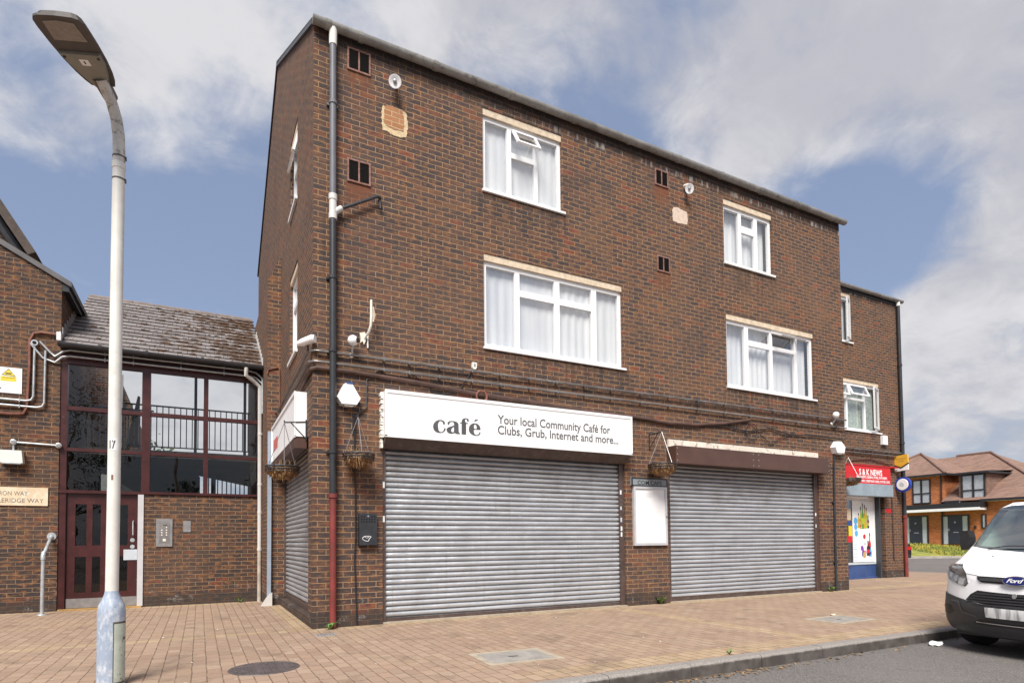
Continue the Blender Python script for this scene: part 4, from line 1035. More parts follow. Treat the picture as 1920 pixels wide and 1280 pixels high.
mb = MB(); mb.box(5.312, 6.122, -.060, -.05, 2.205, 2.23); mb.box(5.312, 5.335, -.060, -.05, 2.087, 2.205); mb.box(6.10, 6.122, -.060, -.05, 2.087, 2.205); mb.box(5.312, 6.122, -.060, -.05, 2.083, 2.098); mb.build('header_rim', 'black_metal', nb)
text_obj('COM.CAFE', 'lettering', 'text_black', nb, FY(-.055), 5.44, 2.108, w=.55, h=.072, d=-.003, bold=.01)
mb = MB(); mb.box(6.088, 6.102, -.058, -.048, 1.53, 1.56); mb.build('lock', 'black', nb)

# ================================================================== NEWSAGENT WING (set back, right)
WX1 = 16.95
FW = FY(YW)
wing = thing('newsagent_wing', (EX, YW, 0), 'set back brick wing with the newsagent shop, right of the tall facade', 'building')
WU = (13.2, 14.715, 6.57, 7.83); WL = (13.2, 15.92, 4.13, 5.45); SHP = (11.6, 16.02, -.02, 2.62)
mb = MB()
wall_holes(mb, FW, EX, WX1, -.05, 8.12, [(*WU[:3], WU[3]+.1, .13), (*WL[:3], WL[3]+.1, .13), (*SHP, .2)])
mb.quad((WX1, YW, -.05), (WX1, 8.6, -.05), (WX1, 8.6, 8.12), (WX1, YW, 8.12))
mb.bm.faces.new([mb.bm.verts.new(p) for p in ((WX1, YW, 8.12), (WX1, 8.6, 8.12), (WX1, 5.25, 10.1))])
mb.quad((EX, 8.6, -.05), (WX1, 8.6, -.05), (WX1, 8.6, 8.12), (EX, 8.6, 8.12))
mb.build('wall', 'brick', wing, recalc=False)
mb = MB(); mb.quad((EX+.05, YW+.3, 2.75), (WX1-.05, YW+.3, 2.75), (WX1-.05, 8.5, 2.75), (EX+.05, 8.5, 2.75)); mb.quad((EX+.05, YW+.3, 5.9), (WX1-.05, YW+.3, 5.9), (WX1-.05, 8.5, 5.9), (EX+.05, 8.5, 5.9)); mb.build('floor', 'hidden_wall', wing)
mb = MB()
for (y0, y1) in ((YW-.06, 5.25), (8.66, 5.25)):
    mb.prism([(y0, 8.10), (y1, 10.08), (y1, 10.18), (y0, 8.19)], EX+.035, WX1+.03, F=lambda a, d, z: (d, a, z))
mb.build('roof', 'slate_far', wing)
gutter(wing, EX+.10, WX1+.12, YW-.08, 8.12, .06, (14.8, 16.2))
mb = MB(); mb.box(EX+.02, WX1+.02, YW-.02, YW-.004, 7.99, 8.10); mb.build('fascia', 'trim_black', wing)
def prop_sash(F, b0, b1, c0, c1, ang, parent, d=.03):
    """side-hung sash opened about its right edge"""
    mb = MB(); w = b1-b0
    G_ = lambda t, dd, z: F(b1-t*math.cos(ang), d-t*math.sin(ang)-dd, z)
    for t0, t1, z0, z1 in ((0, w, c0, c0+.05), (0, w, c1-.05, c1), (0, .05, c0+.05, c1-.05), (w-.05, w, c0+.05, c1-.05)): mb.box(t0, t1, 0, .045, z0, z1, G_)
    mb.build('opening_sash', 'white_upvc', parent, bevel=.003)
    mb = MB(); mb.quad(G_(.03, .02, c0+.03), G_(w-.03, .02, c0+.03), G_(w-.03, .02, c1-.03), G_(.03, .02, c1-.03)); mb.build('pane', 'glass', parent)
w_ = window(wing, FW, WU, [(14.20, 14.27)], [], cur_d=.15)
prop_sash(FW, 14.28, 14.68, 6.64, 7.77, R(24), w_)
w_ = window(wing, FW, WL, [(13.9, 13.97), (14.46, 14.53), (15.28, 15.35)], [(13.25, 15.30, 4.98, 5.05)], cur='curtain_green', cur_d=.14, vents=[(13.97, 14.50, 5.06, 5.40, R(14)), (14.52, 15.31, 5.06, 5.40, R(24))])
prop_sash(FW, 15.36, 15.88, 4.21, 5.40, R(20), w_)
# shop front
sf = MB(); sf.box(11.62, 15.72, .16, .19, .45, 2.23, FW); sf = sf.build('shop_window', 'glass', wing)
mb = MB(); mb.box(11.62, 15.78, .14, .20, 2.20, 2.30, FW); mb.box(15.72, 15.78, .14, .20, .45, 2.20, FW); mb.build('window_frame', 'white_upvc', sf)
mb = MB(); mb.box(11.62, 15.78, .14, .24, .40, .455, FW); mb.build('sill', 'pale_blue', sf)
mb = MB(); mb.box(11.62, 15.78, .16, .22, .06, .40, FW); mb.box(11.62, 15.78, .12, .22, .0, .06, FW); mb.build('stall_riser', 'blue_paint', wing)
mb = MB(); mb.box(15.79, 15.85, .02, .20, 0, 2.62, FW); mb.box(15.85, 16.015, .16, .20, 0, 2.62, FW); mb.build('door_jamb', plain('dark_grey_jamb', (.045, .05, .058), .45, var=.15), wing)
mb = MB(); mb.box(15.88, 15.91, .10, .16, .05, 2.2, FW); mb.build('guide_rail', 'pale_blue', wing)
mb = MB(); mb.box(11.6, 16.03, -.25, -.003, 2.29, 2.625, FW); mb.build('shutter_housing', 'grey_hood', wing, bevel=.006)
mb = MB(); mb.box(11.6, 15.1, -.1, .12, 2.235, 2.288, FW); mb.build('blind_rail', 'white_upvc', wing)
mb = MB(); mb.quad(FW(11.6, 1.4, 0), FW(16.01, 1.4, 0), FW(16.01, 1.4, 2.6), FW(11.6, 1.4, 2.6)); mb.quad(FW(16.01, .21, 0), FW(16.01, 1.4, 0), FW(16.01, 1.4, 2.6), FW(16.01, .21, 2.6)); mb.build('shop_interior', 'void', wing)
# window poster with bottles and party goods
po = thing('window_poster', (15.0, YW+.15, .45), 'white poster with bottles and party goods filling the newsagent window', 'poster')
FP = lambda a, d, z: (a+.23, YW+.148+d, z)
mb = MB(); mb.box(14.52, 15.49, .0, .008, .47, 2.19, FP); mb.build('sheet', 'text_white', po)
def bottle(a, z, w, h, mats, k=0):
    body = [(a-w/2, z), (a+w/2, z), (a+w/2, z+h*.55), (a+w*.18, z+h*.70), (a+w*.16, z+h*.88), (a-w*.16, z+h*.88), (a-w*.18, z+h*.70), (a-w/2, z+h*.55)]
    o = shape_obj([(body, [])], 'printed_bottle', mats[0], po, FP, -.002-.0008*k)
    shape_obj([([(a-w*.19, z+h*.86), (a+w*.19, z+h*.86), (a+w*.19, z+h), (a-w*.19, z+h)], []), ], 'printed_cap', mats[2], o, FP, -.0026-.0008*k)
    shape_obj([([(a-w*.46, z+h*.18), (a+w*.46, z+h*.18), (a+w*.46, z+h*.42), (a-w*.46, z+h*.42)], [])], 'printed_label', mats[1], o, FP, -.0026-.0008*k)
for nm, c in (('p_green', (.10, .30, .05)), ('p_amber', (.60, .36, .02)), ('p_lime', (.45, .52, .03)), ('p_dark', (.03, .02, .02)), ('p_red', (.60, .02, .03)), ('p_purple', (.22, .06, .42)), ('p_blue', (.10, .42, .75)), ('p_tan', (.58, .38, .16)), ('p_navy', (.03, .07, .28)), ('p_pink', (.70, .25, .35)), ('p_teal', (.25, .45, .45))): M[nm] = plain('print_'+nm, c, .4, var=.08)
for k, (a, z, w, h, ms) in enumerate([(14.80, 1.42, .10, .42, ('p_amber', 'p_tan', 'p_dark')), (14.90, 1.40, .10, .62, ('p_lime', 'p_amber', 'p_dark')), (14.985, 1.40, .10, .72, ('p_green', 'p_lime', 'p_dark')), (15.08, 1.41, .10, .66, ('p_amber', 'p_lime', 'p_dark')), (15.16, 1.42, .09, .58, ('p_lime', 'p_tan', 'p_dark')), (15.23, 1.42, .08, .36, ('p_dark', 'p_tan', 'p_dark')), (14.87, 1.40, .05, .26, ('p_tan', 'p_red', 'p_dark'))]): bottle(a, z, w, h, ms, k)
for k, (a, z, w, h, ms) in enumerate([(15.28, .62, .11, .66, ('p_red', 'p_dark', 'p_dark')), (15.20, .64, .13, .42, ('p_dark', 'p_red', 'p_dark')), (15.06, .64, .12, .36, ('text_white', 'p_pink', 'p_teal')), (14.97, .63, .12, .24, ('p_purple', 'p_navy', 'p_purple')), (15.31, .62, .08, .30, ('p_blue', 'p_navy', 'p_red'))]): bottle(a, z, w, h, ms, k)
circ = lambda a, z, r, n=16: [(a+r*math.cos(2*PI*i/n), z+r*1.15*math.sin(2*PI*i/n)) for i in range(n)]
shape_obj([(circ(15.04, 1.18, .06), [])], 'printed_balloon', 'p_red', po, FP, -.003)
shape_obj([(circ(15.02, .67, .075), [])], 'printed_box', 'p_tan', po, FP, -.0075)
shape_obj([(circ(14.92, .86, .07, 5), [])], 'printed_star', 'p_purple', po, FP, -.0065)
for a, z, r_ in ((14.66, 1.62, .085), (14.66, 1.45, .075), (14.68, 1.27, .075)): shape_obj([(circ(a, z, r_), [])], 'printed_badge', 'p_blue', po, FP, -.003)
mb = MB()
for k in range(6): mb.box(14.545, 14.545+random.uniform(.12, .2), -.0025, -.001, .95-.06*k*(1+.4*(k > 2)), .962-.06*k*(1+.4*(k > 2)), FP)
mb.build('printed_text', 'p_blue', po)
for i, (a0, a1, z0, z1, mt, lb) in enumerate(((14.26, 14.50, 1.02, 1.20, 'p_red', 'small red notice low in the newsagent window left of the bottle poster'), (14.34, 14.50, 1.20, 1.48, 'yellow', 'small yellow notice in the newsagent window above the red notice'), (14.26, 14.46, 1.50, 1.60, 'p_navy', 'dark blue notice in the newsagent window above the yellow notice'), (14.25, 14.46, 1.64, 1.95, 'sign_cream', 'cream notice near the top of the newsagent window'))):
    mb = MB(); mb.box(a0, a1, .0, .006, z0, z1, FP); tag(mb.build('window_notice', mt), lb, 'notice', 'small notices in the newsagent window')
# red fascia sign
ns = thing('newsagent_sign', (14, YW, 2.63), 'red S and K NEWS shop sign above the newsagent window', 'sign')
mb = MB(); mb.box(11.65, 16.18, -.10, -.003, 2.64, 3.14, FW); mb.build('panel', 'red_sign', ns)
mb = MB(); mb.box(11.63, 16.55, -.12, -.01, 3.142, 3.165, FW); mb.build('top_trim', 'red_sign', ns)
FN = FY(YW-.10)
text_obj('S & K NEWS', 'lettering', 'text_white', ns, FN, 14.72, 2.885, w=1.06, h=.165, bold=.03)
text_obj('NEWSAGENTS, GENERAL STORE, STATIONERY,', 'lettering', 'text_white', ns, FN, 14.60, 2.795, w=1.42, h=.065, bold=.03)
text_obj('CONFECTIONERY, GREETINGS CARDS, OYSTER CARD', 'lettering', 'text_white', ns, FN, 14.42, 2.69, w=1.72, h=.062, bold=.03)
# projecting signs at the end of the wing
pk = thing('parcel_sign', (16.6, 1.75, 3.0), 'amber shield shaped projecting sign above the round blue sign', 'sign')
FPx = FX(16.6)
mb = MB(); mb.prism([(1.925, 3.50), (1.54, 3.53), (1.53, 3.28), (1.72, 3.17), (1.92, 3.26)], -.03, .03, FPx); mb.build('shield', 'amber', pk, bevel=.006)
mb = MB(); mb.prism([(1.92, 3.22), (1.72, 3.13), (1.53, 3.24), (1.53, 3.08), (1.92, 3.05)], -.02, .02, FPx); mb.build('lower_panel', 'text_white', pk)
mb = MB(); mb.prism([(1.925, 3.262), (1.72, 3.172), (1.53, 3.282), (1.53, 3.245), (1.72, 3.132), (1.925, 3.222)], -.028, .028, FPx); mb.build('dark_edge', 'black', pk)
mb = MB(); mb.box(1.58, 1.86, -.0325, -.0305, 3.40, 3.43, FPx); mb.box(1.62, 1.80, -.0325, -.0305, 3.33, 3.36, FPx); mb.build('printed_band', plain('amber_print', (.55, .32, .05), .4), pk)
rs = thing('round_sign', (16.6, 1.75, 2.4), 'round white projecting sign with a blue rim at the end of the newsagent wing', 'sign')
mb = MB(); mb.lathe([(.215, -.04), (.215, .04)], (16.6, 1.69, 2.665), 30, 'X'); mb.box(16.57, 16.63, 1.86, 1.995, 2.58, 2.74); mb.build('rim', 'blue_sign', rs, smooth=True)
mb = MB(); mb.lathe([(.165, -.044), (.155, -.056)], (16.6, 1.69, 2.665), 28, 'X'); mb.build('face', 'text_white', rs, smooth=True)
mb = MB(); mb.prism([(1.76, 2.62), (1.66, 2.60), (1.63, 2.66), (1.70, 2.74), (1.77, 2.70)], -.0585, -.0565, FPx); mb.build('emblem', 'pale_blue', rs)
dp3 = thing('end_downpipe', (16.9, YW, 0), 'black downpipe with a red foot at the far end of the newsagent wing', 'downpipe')
mb = MB(); mb.tube([(16.88, YW-.07, 1.75), (16.87, YW-.07, 8.0)], .05, 12); mb.build('pipe', 'black_pipe', dp3, smooth=True)
mb = MB(); mb.tube([(16.88, YW-.07, -.02), (16.88, YW-.07, 1.7), (16.88, YW-.07, 1.705), (16.88, YW-.07, 1.79)], [.05, .05, .066, .066], 12); mb.build('foot_pipe', 'red_pipe', dp3, smooth=True)
for z in (6.2, 3.9): q = MB(); q.tube([(16.875, YW-.07, z-.03), (16.875, YW-.07, z+.03)], .062, 12); q.build('pipe_bracket', 'black_pipe', dp3)
mb = MB(); mb.tube([(16.87, YW-.07, 7.96), (16.87, YW-.07, 8.12)], .055, 12); mb.build('outlet', 'off_white', dp3, smooth=True)
conduit('metal conduit across the newsagent wing above the red sign', [(EX+.05, YW-.05, 3.60), (WX1, YW-.05, 3.60)], .022, [(x, YW-.05, 3.60) for x in (14.6, 15.4, 16.2)])
conduit('thin second conduit under the first on the newsagent wing', [(EX+.05, YW-.05, 3.50), (WX1, YW-.05, 3.50)], .018, [(x, YW-.05, 3.50) for x in (14.6, 15.4, 16.2)])
cable([(11.9, YW-.03, 3.3), (13.6, YW-.03, 2.95), (14.6, YW-.03, 3.30), (15.4, YW-.03, 3.36), (16.0, YW-.03, 3.28), (16.3, YW-.03, 3.24)], .014, 'dark cable looping over the red newsagent sign', mat='brown_cable')
conduit('narrow pale pipe on the end pier of the newsagent wing', [(16.38, YW-.02, .5), (16.36, YW-.02, 2.6)], .018, [], name='thin_pipe', mat='brown_cable')
rn = MB()
for k in range(7): rn.box(16.06+.04*k, 16.09+.04*k, -.004, -.001, 1.86+.02*math.sin(k*2), 1.97, FW)
tag(rn.build('graffiti', 'red_sign'), 'small red scrawl on the brick pier beside the newsagent door', 'graffiti')

# ================================================================== GLAZED LINK BUILDING (left)
YL = 4.6
FL = FY(YL)
lk = thing('glazed_link_building', (-1.9, YL, 0), 'low maroon framed glazed link with a mossy slate roof between the two brick buildings', 'building')
LX0, LX1 = -3.50, -.24
mb = MB(); mb.box(-2.235, LX1+.0, 0, .22, -.05, 2.06, FL); mb.build('wall', 'brick_dark_shaded', lk)
mb = MB(); mb.box(-2.235, LX1, -.03, .10, 2.062, 2.105, FL); mb.box(LX0, -2.235, -.02, .10, 2.05, 2.105, FL); mb.build('sill', 'maroon', lk)
mb = MB(); E_ = .002
mb.box(LX0, -3.40, 0, .10, 0, 4.50, FL)                       # end post
mb.box(-2.285, -2.15, -.01, .11, 2.105, 4.40, FL)                # main post
mb.box(-1.275, -1.195, 0, .10, 2.105, 4.37, FL)
mb.box(-.315, LX1, 0, .10, 2.105, 4.40, FL)
mb.box(-3.40, LX1, .003, .097, 4.335, 4.50, FL)
for z0, z1 in ((2.79, 2.85), (3.515, 3.585)):
    for a0, a1 in ((-3.40, -2.285), (-2.15, -1.275), (-1.195, -.315)): mb.box(a0, a1, .006, .094, z0, z1, FL)
mb.build('frame', 'maroon', lk, bevel=.006)
mb = MB(); mb.box(LX0, LX1, -.02, .12, 4.503, 4.70, FL); mb.build('fascia', 'maroon_dark', lk)
for a0, a1 in ((-3.40, -2.285), (-2.15, -1.275), (-1.195, -.315)):
    for z0, z1 in ((2.105, 2.79), (2.85, 3.515), (3.585, 4.335)):
        q = MB(); q.quad(FL(a0, .05, z0), FL(a1, .05, z0), FL(a1, .05, z1), FL(a0, .05, z1)); q.build('window_pane', 'glass_dark', lk)
# door
dr = MB()
dx = [(-3.385, -3.28), (-3.155, -3.065), (-2.945, -2.845), (-2.73, -2.64), (-2.48, -2.345)]
dr.box(-3.385, -3.265, .04, .09, .03, 2.04, FL); dr.box(-2.485, -2.335, .04, .09, .03, 2.04, FL)
dr.box(-3.265, -2.485, .04, .09, 1.86, 2.04, FL); dr.box(-3.265, -2.485, .04, .09, .93, 1.13, FL); dr.box(-3.265, -2.485, .04, .09, .03, .30, FL)
for a in (-3.06, -2.85, -2.66): dr.box(a-.045, a+.045, .042, .088, .30, .93, FL); dr.box(a-.045, a+.045, .042, .088, 1.13, 1.86, FL)
door = dr.build('door', 'maroon', lk, bevel=.004)
for z0, z1 in ((.30, .93), (1.13, 1.86)):
    q = MB(); q.quad(FL(-3.265, .065, z0), FL(-2.485, .065, z0), FL(-2.485, .065, z1), FL(-3.265, .065, z1)); q.build('door_pane', 'glass_dark', door)
mb = MB(); mb.box(-3.385, -2.335, .034, .040, .035, .20, FL); mb.build('kick_plate', 'steel', door)
mb = MB(); mb.tube([FL(-2.40, .04, 1.30), FL(-2.40, -.03, 1.32), FL(-2.40, -.03, 1.55), FL(-2.40, .04, 1.57)], .011, 8); mb.build('handle', 'galv', door, smooth=True)
mb = MB()
for z in (1.22, 1.10): mb.lathe([(.038, .0), (.036, -.012)], FL(-2.41, .038, z), 16, 'Y')
mb.build('lock', 'galv', door)
mb = MB(); mb.box(-2.545, -2.335, .030, .0395, .86, 1.05, FL); mb.build('push_plate', 'pale_blue', door)
mb = MB(); mb.box(-2.328, -2.238, -.02, .10, .02, 2.05, FL); mb.build('door_post', plain('silver_post', (.60, .60, .62), .4, .2, var=.05), lk, bevel=.006)
mb = MB(); mb.box(LX0, -3.39, .02, .10, .0, 2.05, FL); mb.box(-3.40, -2.33, .03, .10, 2.042, 2.05, FL); mb.build('door_frame', 'maroon_dark', lk)
mb = MB(); mb.box(LX0+.02, -2.25, -.10, .10, -.01, .028, FL); mb.build('doorstep', plain('ochre_step', (.40, .24, .09), .8, var=.2, scale=9), lk)
# roof: real courses of slates, each lapping the one below
mb = MB(); SL = math.tan(R(33)); y0, z0 = 4.36, 4.60
n = 15
for i in range(n):
    ya = y0+i*.1972; yb = ya+.1972+.03
    za = z0+(ya-y0)*SL; zb = z0+(yb-y0)*SL
    for k in range(12):
        xa = LX0+.005+(k-(.5 if i % 2 else 0))*.31; xb = xa+.305
        xa, xb = max(xa, LX0+.005), min(xb, LX1-.0)
        if xb-xa < .02: continue
        j = random.uniform(0, .006)
        mb.quad((xa, ya, za+.022+j), (xb, ya, za+.022+j), (xb, yb, zb+.004), (xa, yb, zb+.004)); mb.quad((xa, ya, za-.004), (xb, ya, za-.004), (xb, ya, za+.022+j), (xa, ya, za+.022+j))
yr = y0+n*.1972; zr = z0+n*.1972*SL
mb.quad((LX0, y0, z0-.03), (LX1, y0, z0-.03), (LX1, yr, zr-.04), (LX0, yr, zr-.04))
rf = mb.build('roof', 'slate', lk)
mb = MB()
for k in range(8): mb.tube([(LX0+.01+k*.408, yr+.03, zr-.01), (LX0+.40+k*.408, yr+.03, zr-.01)], .075, 10)
mb.build('ridge_tile', plain('ridge_tile', (.20, .165, .15), .85, var=.2, scale=8), rf)
mb = MB()
for i in range(760):
    u = random.random()**.5; v = random.random()
    x = LX0+.05+(LX1-LX0-.1)*u; 
    if random.random() > .25+.75*u**2: continue
    ro = int(v*n); y = y0+ro*.1972+random.uniform(-.01, .05); z = z0+(y-y0)*SL+.02
    r_ = random.uniform(.018, .055)*(1+.3*(u > .8))
    mtx = Matrix.Translation((x, y, z)) @ Matrix.Rotation(R(33), 4, 'X') @ Matrix.Diagonal((r_*random.uniform(.9, 1.9), r_*.8, r_*.45, 1))
    bmesh.ops.create_icosphere(mb.bm, subdivisions=1, radius=1, matrix=mtx)
for v in mb.bm.verts: v.co += Vector(mnoise.noise_vector(v.co*35))*.014
tag(mb.build('moss', 'moss', rf, smooth=True), kind='stuff')
gutter(lk, LX0, LX1, YL-.29, 4.60, .06, (-2.9, -2.2, -1.3, -.6), mat='black_pipe')
mb = MB(); mb.quad((LX0, y0, z0-.035), (LX1, y0, z0-.035), (LX1, YL+.1, z0-.03), (LX0, YL+.1, z0-.03)); mb.build('soffit', 'trim_black', lk)
mb = MB()
for k in range(9):
    y = 4.40+k*.20; zz = z0+(y-y0)*SL
    mb.box(LX0+.001, LX0+.02, y, y+.198, zz-.02, zz+.21)
mb.build('flashing', 'lead', lk)
mb = MB(); mb.box(LX0-.03, LX0+.03, 4.35, 4.47, 4.66, 4.80); mb.build('white_cap', 'white_upvc', lk)
mb = MB()
for k in range(8):
    y = 4.40+k*.22; zz = z0+(y-y0)*SL
    mb.box(LX1-.012, LX1-.001, y, y+.218, zz-.02, zz+.19)
mb.build('flashing', 'white_pipe', lk)
M['link_shade'] = plain('shaded_link_interior', (.035, .033, .032), .9)  # shade inside the link put into the colour of floor and stair
# inside: first-floor gallery with railings, stair and the open back
mb = MB(); mb.box(LX0+.02, LX1-.02, YL+1.6, YL+2.75, 2.78, 2.95); mb.build('gallery_floor', 'link_shade', lk)
def railing(parent, x0, x1, y, z0, z1, n, name='railing'):
    mb = MB(); mb.box(x0, x1, y-.02, y+.02, z1-.03, z1); mb.box(x0, x1, y-.012, y+.012, z0+.10, z0+.125)
    for k in range(n):
        x = x0+(x1-x0)*(k+.5)/n; mb.box(x-.010, x+.010, y-.010, y+.010, z0+.1, z1-.03)
    return mb.build(name, 'black_metal', parent)
railing(lk, -2.85, LX1-.02, YL+2.7, 3.22, 4.27, 22)
railing(lk, LX0+.1, -2.2, YL+1.7, 2.95, 3.95, 12)
mb = MB(); mb.box(-1.46, -1.40, YL+2.66, YL+2.72, 2.95, 5.6); mb.box(-.42, -.36, YL+2.66, YL+2.72, 2.95, 5.6); mb.build('back_post', 'black_metal', lk)
mb = MB(); mb.prism([(-2.75, 3.25), (-2.50, 3.25), (-2.53, 3.42), (-2.50, 4.35), (-2.54, 4.36)], YL+2.3, YL+2.42); mb.build('stair_stringer', plain('brown_stringer', (.10, .06, .05), .6), lk)
mb = MB(); mb.box(-2.9, LX1-.02, YL+2.60, YL+2.75, 2.95, 3.24); mb.build('gallery_edge', 'black_metal', lk)
mb = MB(); mb.box(-1.15, -.02, YL+2.73, YL+2.77, 0, .9); mb.box(LX0, -1.35, YL+2.73, YL+2.80, 0, 2.78)
mb.prism([(-1.35, 2.78), (-1.35, 2.72), (-.24, 2.50), (-.24, 2.78)], YL+2.73, YL+2.80); mb.build('black_back_panel', 'void', lk)  # solid black panels added to keep the lower link panes dark
mb = MB()
for k in range(12): x = -1.34+k*.095; mb.box(x-.012, x+.012, YL+2.74, YL+2.76, 0, 2.7)
mb.box(-1.10, -1.0, YL+2.7, YL+2.8, 0, 2.75)
mb.build('back_bars', 'black_metal', lk)
mb = MB(); mb.box(LX0+.02, LX0+.06, YL+.3, YL+2.75, 0, 4.3); mb.build('inner_wall', 'brick_dark_shaded', lk)
mb = MB(); mb.prism([(-3.4, 2.75), (-3.3, 2.75), (-2.3, 2.05), (-2.3, 1.95), (-2.4, 1.95)], YL+.7, YL+1.3); mb.build('stair', 'link_shade', lk)
mb = MB(); mb.box(LX0+.08, -2.3, YL+.35, YL+1.6, 2.80, 2.92); mb.box(-2.2, LX1-.02, YL+.35, YL+1.6, 2.80, 2.92); mb.build('landing', 'link_shade', lk)
mb = MB(); mb.box(-2.92, -2.62, YL+.2, YL+.3, 2.10, 2.42); mb.build('meter_box', plain('grey_box', (.16, .16, .16), .5), lk)
# white rainwater pipe in the corner
wp = thing('white_downpipe', (-.27, YL-.12, 0), 'white rainwater pipe in the corner beside the side shutter pier', 'downpipe')
mb = MB(); mb.tube([(-.55, YL-.30, 4.55), (-.55, YL-.28, 4.40), (-.40, YL-.15, 4.33), (-.29, YL-.12, 4.24), (-.28, YL-.12, 1.0)], .039, 12); mb.build('pipe', 'white_pipe', wp, smooth=True)
mb = MB(); mb.tube([(-.28, YL-.12, 1.0), (-.28, YL-.12, -.02)], .038, 12); mb.build('foot_pipe', plain('grimy_pipe', (.42, .37, .31), .6, var=.2), wp, smooth=True)
for z in (3.3, 2.3, 1.75, 1.02): q = MB(); q.tube([(-.28, YL-.12, z-.025), (-.28, YL-.12, z+.025)], .045, 12); q.build('pipe_bracket', 'white_pipe', wp)
tk = thing('cable_trunking', (-.2, YL-.4, 0), 'pale blue grey trunking standing in the corner next to the white rainwater pipe', 'trunking')
mb = MB(); mb.box(-.225, -.16, 3.52, 3.597, .05, 3.2); mb.build('channel', plain('blue_grey_trunking', (.30, .35, .42), .5, var=.08), tk)
mb = MB(); mb.prism([(-.33, -.005), (-.14, -.005), (-.14, .24), (-.20, .20)], 3.50, 3.60); mb.build('foot', 'white_pipe', tk)
# entry panel on the dwarf wall
ep = thing('entry_panel', (-1.9, YL, 1.1), 'grey steel door entry panel with buttons on the brick wall beside the maroon door', 'intercom')
mb = MB(); mb.box(-2.04, -1.775, -.022, -.002, 1.095, 1.61, FL); mb.build('plate', 'steel', ep, bevel=.004)
mb = MB(); mb.box(-1.985, -1.825, -.026, -.022, 1.165, 1.55, FL); mb.build('inner_plate', plain('dull_steel', (.30, .28, .27), .4, .6, var=.1), ep)
mb = MB()
for a, zs in ((-1.945, (1.40, 1.355, 1.31)), (-1.87, (1.45, 1.40, 1.355, 1.31))):
    for z in zs: mb.lathe([(.013, 0), (.011, -.006)], FL(a, -.026, z), 10, 'Y')
mb.build('button', 'off_white', ep)
mb = MB(); mb.box(-1.93, -1.88, -.029, -.026, 1.195, 1.24, FL); mb.build('reader', 'off_white', ep)
mb = MB(); mb.box(-1.93, -1.86, -.029, -.026, 1.49, 1.50, FL); mb.build('speaker_slot', 'black', ep)
bp_ = thing('blank_plate', (-1.54, YL, 1.36), 'small blank steel plate right of the door entry panel', 'plate')
mb = MB(); mb.box(-1.60, -1.475, -.012, -.002, 1.365, 1.575, FL); mb.build('plate', 'steel', bp_, bevel=.003)
mb = MB()
for a in (-1.585, -1.49):
    for z in (1.38, 1.56): mb.lathe([(.005, 0), (.004, -.003)], FL(a, -.012, z), 8, 'Y')
mb.build('screw', 'galv', bp_)
for zz, lb in ((4.545, 'upper galvanised conduit across the maroon fascia of the link'), (4.44, 'lower galvanised conduit across the maroon fascia of the link')):
    o = zz-4.49
    conduit(lb, [(-3.86+o*1.2, YL-.07, 4.62+o*.5), (-3.70+o, YL-.05, 4.42+o), (-3.58, YL-.05, 4.36+o), (-3.46+o*.2, YL-.10, 4.46+o), (-3.36, YL-.10, zz), (-.50, YL-.10, zz), (-.36, YL-.12, zz-.03), (-.25, YL-.16, zz-.14), (-.245, YL-.16, 3.7)], .018, [(x, YL-.10, zz) for x in (-2.85, -2.42, -1.66, -.93)], mat='galv', group='conduit pair on the link fascia')
cable([(-.232, 3.585, 4.28), (-.22, 3.58, 4.36), (-.05, 3.58, 4.42), (-.02, 3.58, 4.38), (-.015, 3.58, 3.62)], .013, 'thin rusty cable looped over the face of the brick pier above the side sign', mat='rust_cable', group=None)
# tree and wall seen through the link
def leaf_tree(x, y, h, rad, trunk_h, label, nclump=46, nleaf=70, seed=1, z0=0.0):
    random.seed(seed)
    t = thing('tree', (x, y, z0), label, 'tree')
    mb = MB(); mb.tube([(x, y, z0-.1), (x+.05, y, z0+trunk_h*.6), (x-.05, y+.05, z0+trunk_h), (x, y, z0+h*.7)], [.20, .16, .13, .05], 9)
    for k in range(7):
        a = random.random()*2*PI; zz = z0+trunk_h*random.uniform(.7, 1.1)
        mb.tube([(x, y, zz), (x+math.cos(a)*rad*.4, y+math.sin(a)*rad*.4, zz+.6), (x+math.cos(a)*rad*.8, y+math.sin(a)*rad*.8, zz+1.4)], [.07, .045, .015], 6)
    mb.build('trunk', 'bark', t, smooth=True)
    mb = MB()
    for i in range(nclump):
        while True:
            p = Vector((random.uniform(-1, 1), random.uniform(-1, 1), random.uniform(-1, 1)))
            if .25 < p.length < 1: break
        c = Vector((x, y, z0+(h+trunk_h*.7)/2)) + Vector((p.x*rad, p.y*rad, p.z*(h-trunk_h*.7)/2))
        r_ = random.uniform(.3, .6)*rad*.5
        for k in range(nleaf):
            d_ = Vector((random.gauss(0, 1), random.gauss(0, 1), random.gauss(0, .8)))*r_*.5
            q = c+d_; u = Vector((random.gauss(0, 1), random.gauss(0, 1), random.gauss(0, 1))).normalized(); v = u.orthogonal().normalized(); s_ = random.uniform(.05, .10)
            mb.bm.faces.new([mb.bm.verts.new(z) for z in (q-u*s_, q+v*s_*.6, q+u*s_, q-v*s_*.6)])
    mb.build('crown', 'crown', t, recalc=False)
leaf_tree(-6.2, 15.5, 7.6, 2.3, 2.2, 'leafy tree seen through the left panes of the glazed link', seed=4)
leaf_tree(-3.6, 17.5, 5.4, 2.0, 1.8, 'smaller leafy tree behind the maroon post of the glazed link', seed=9, nclump=36)
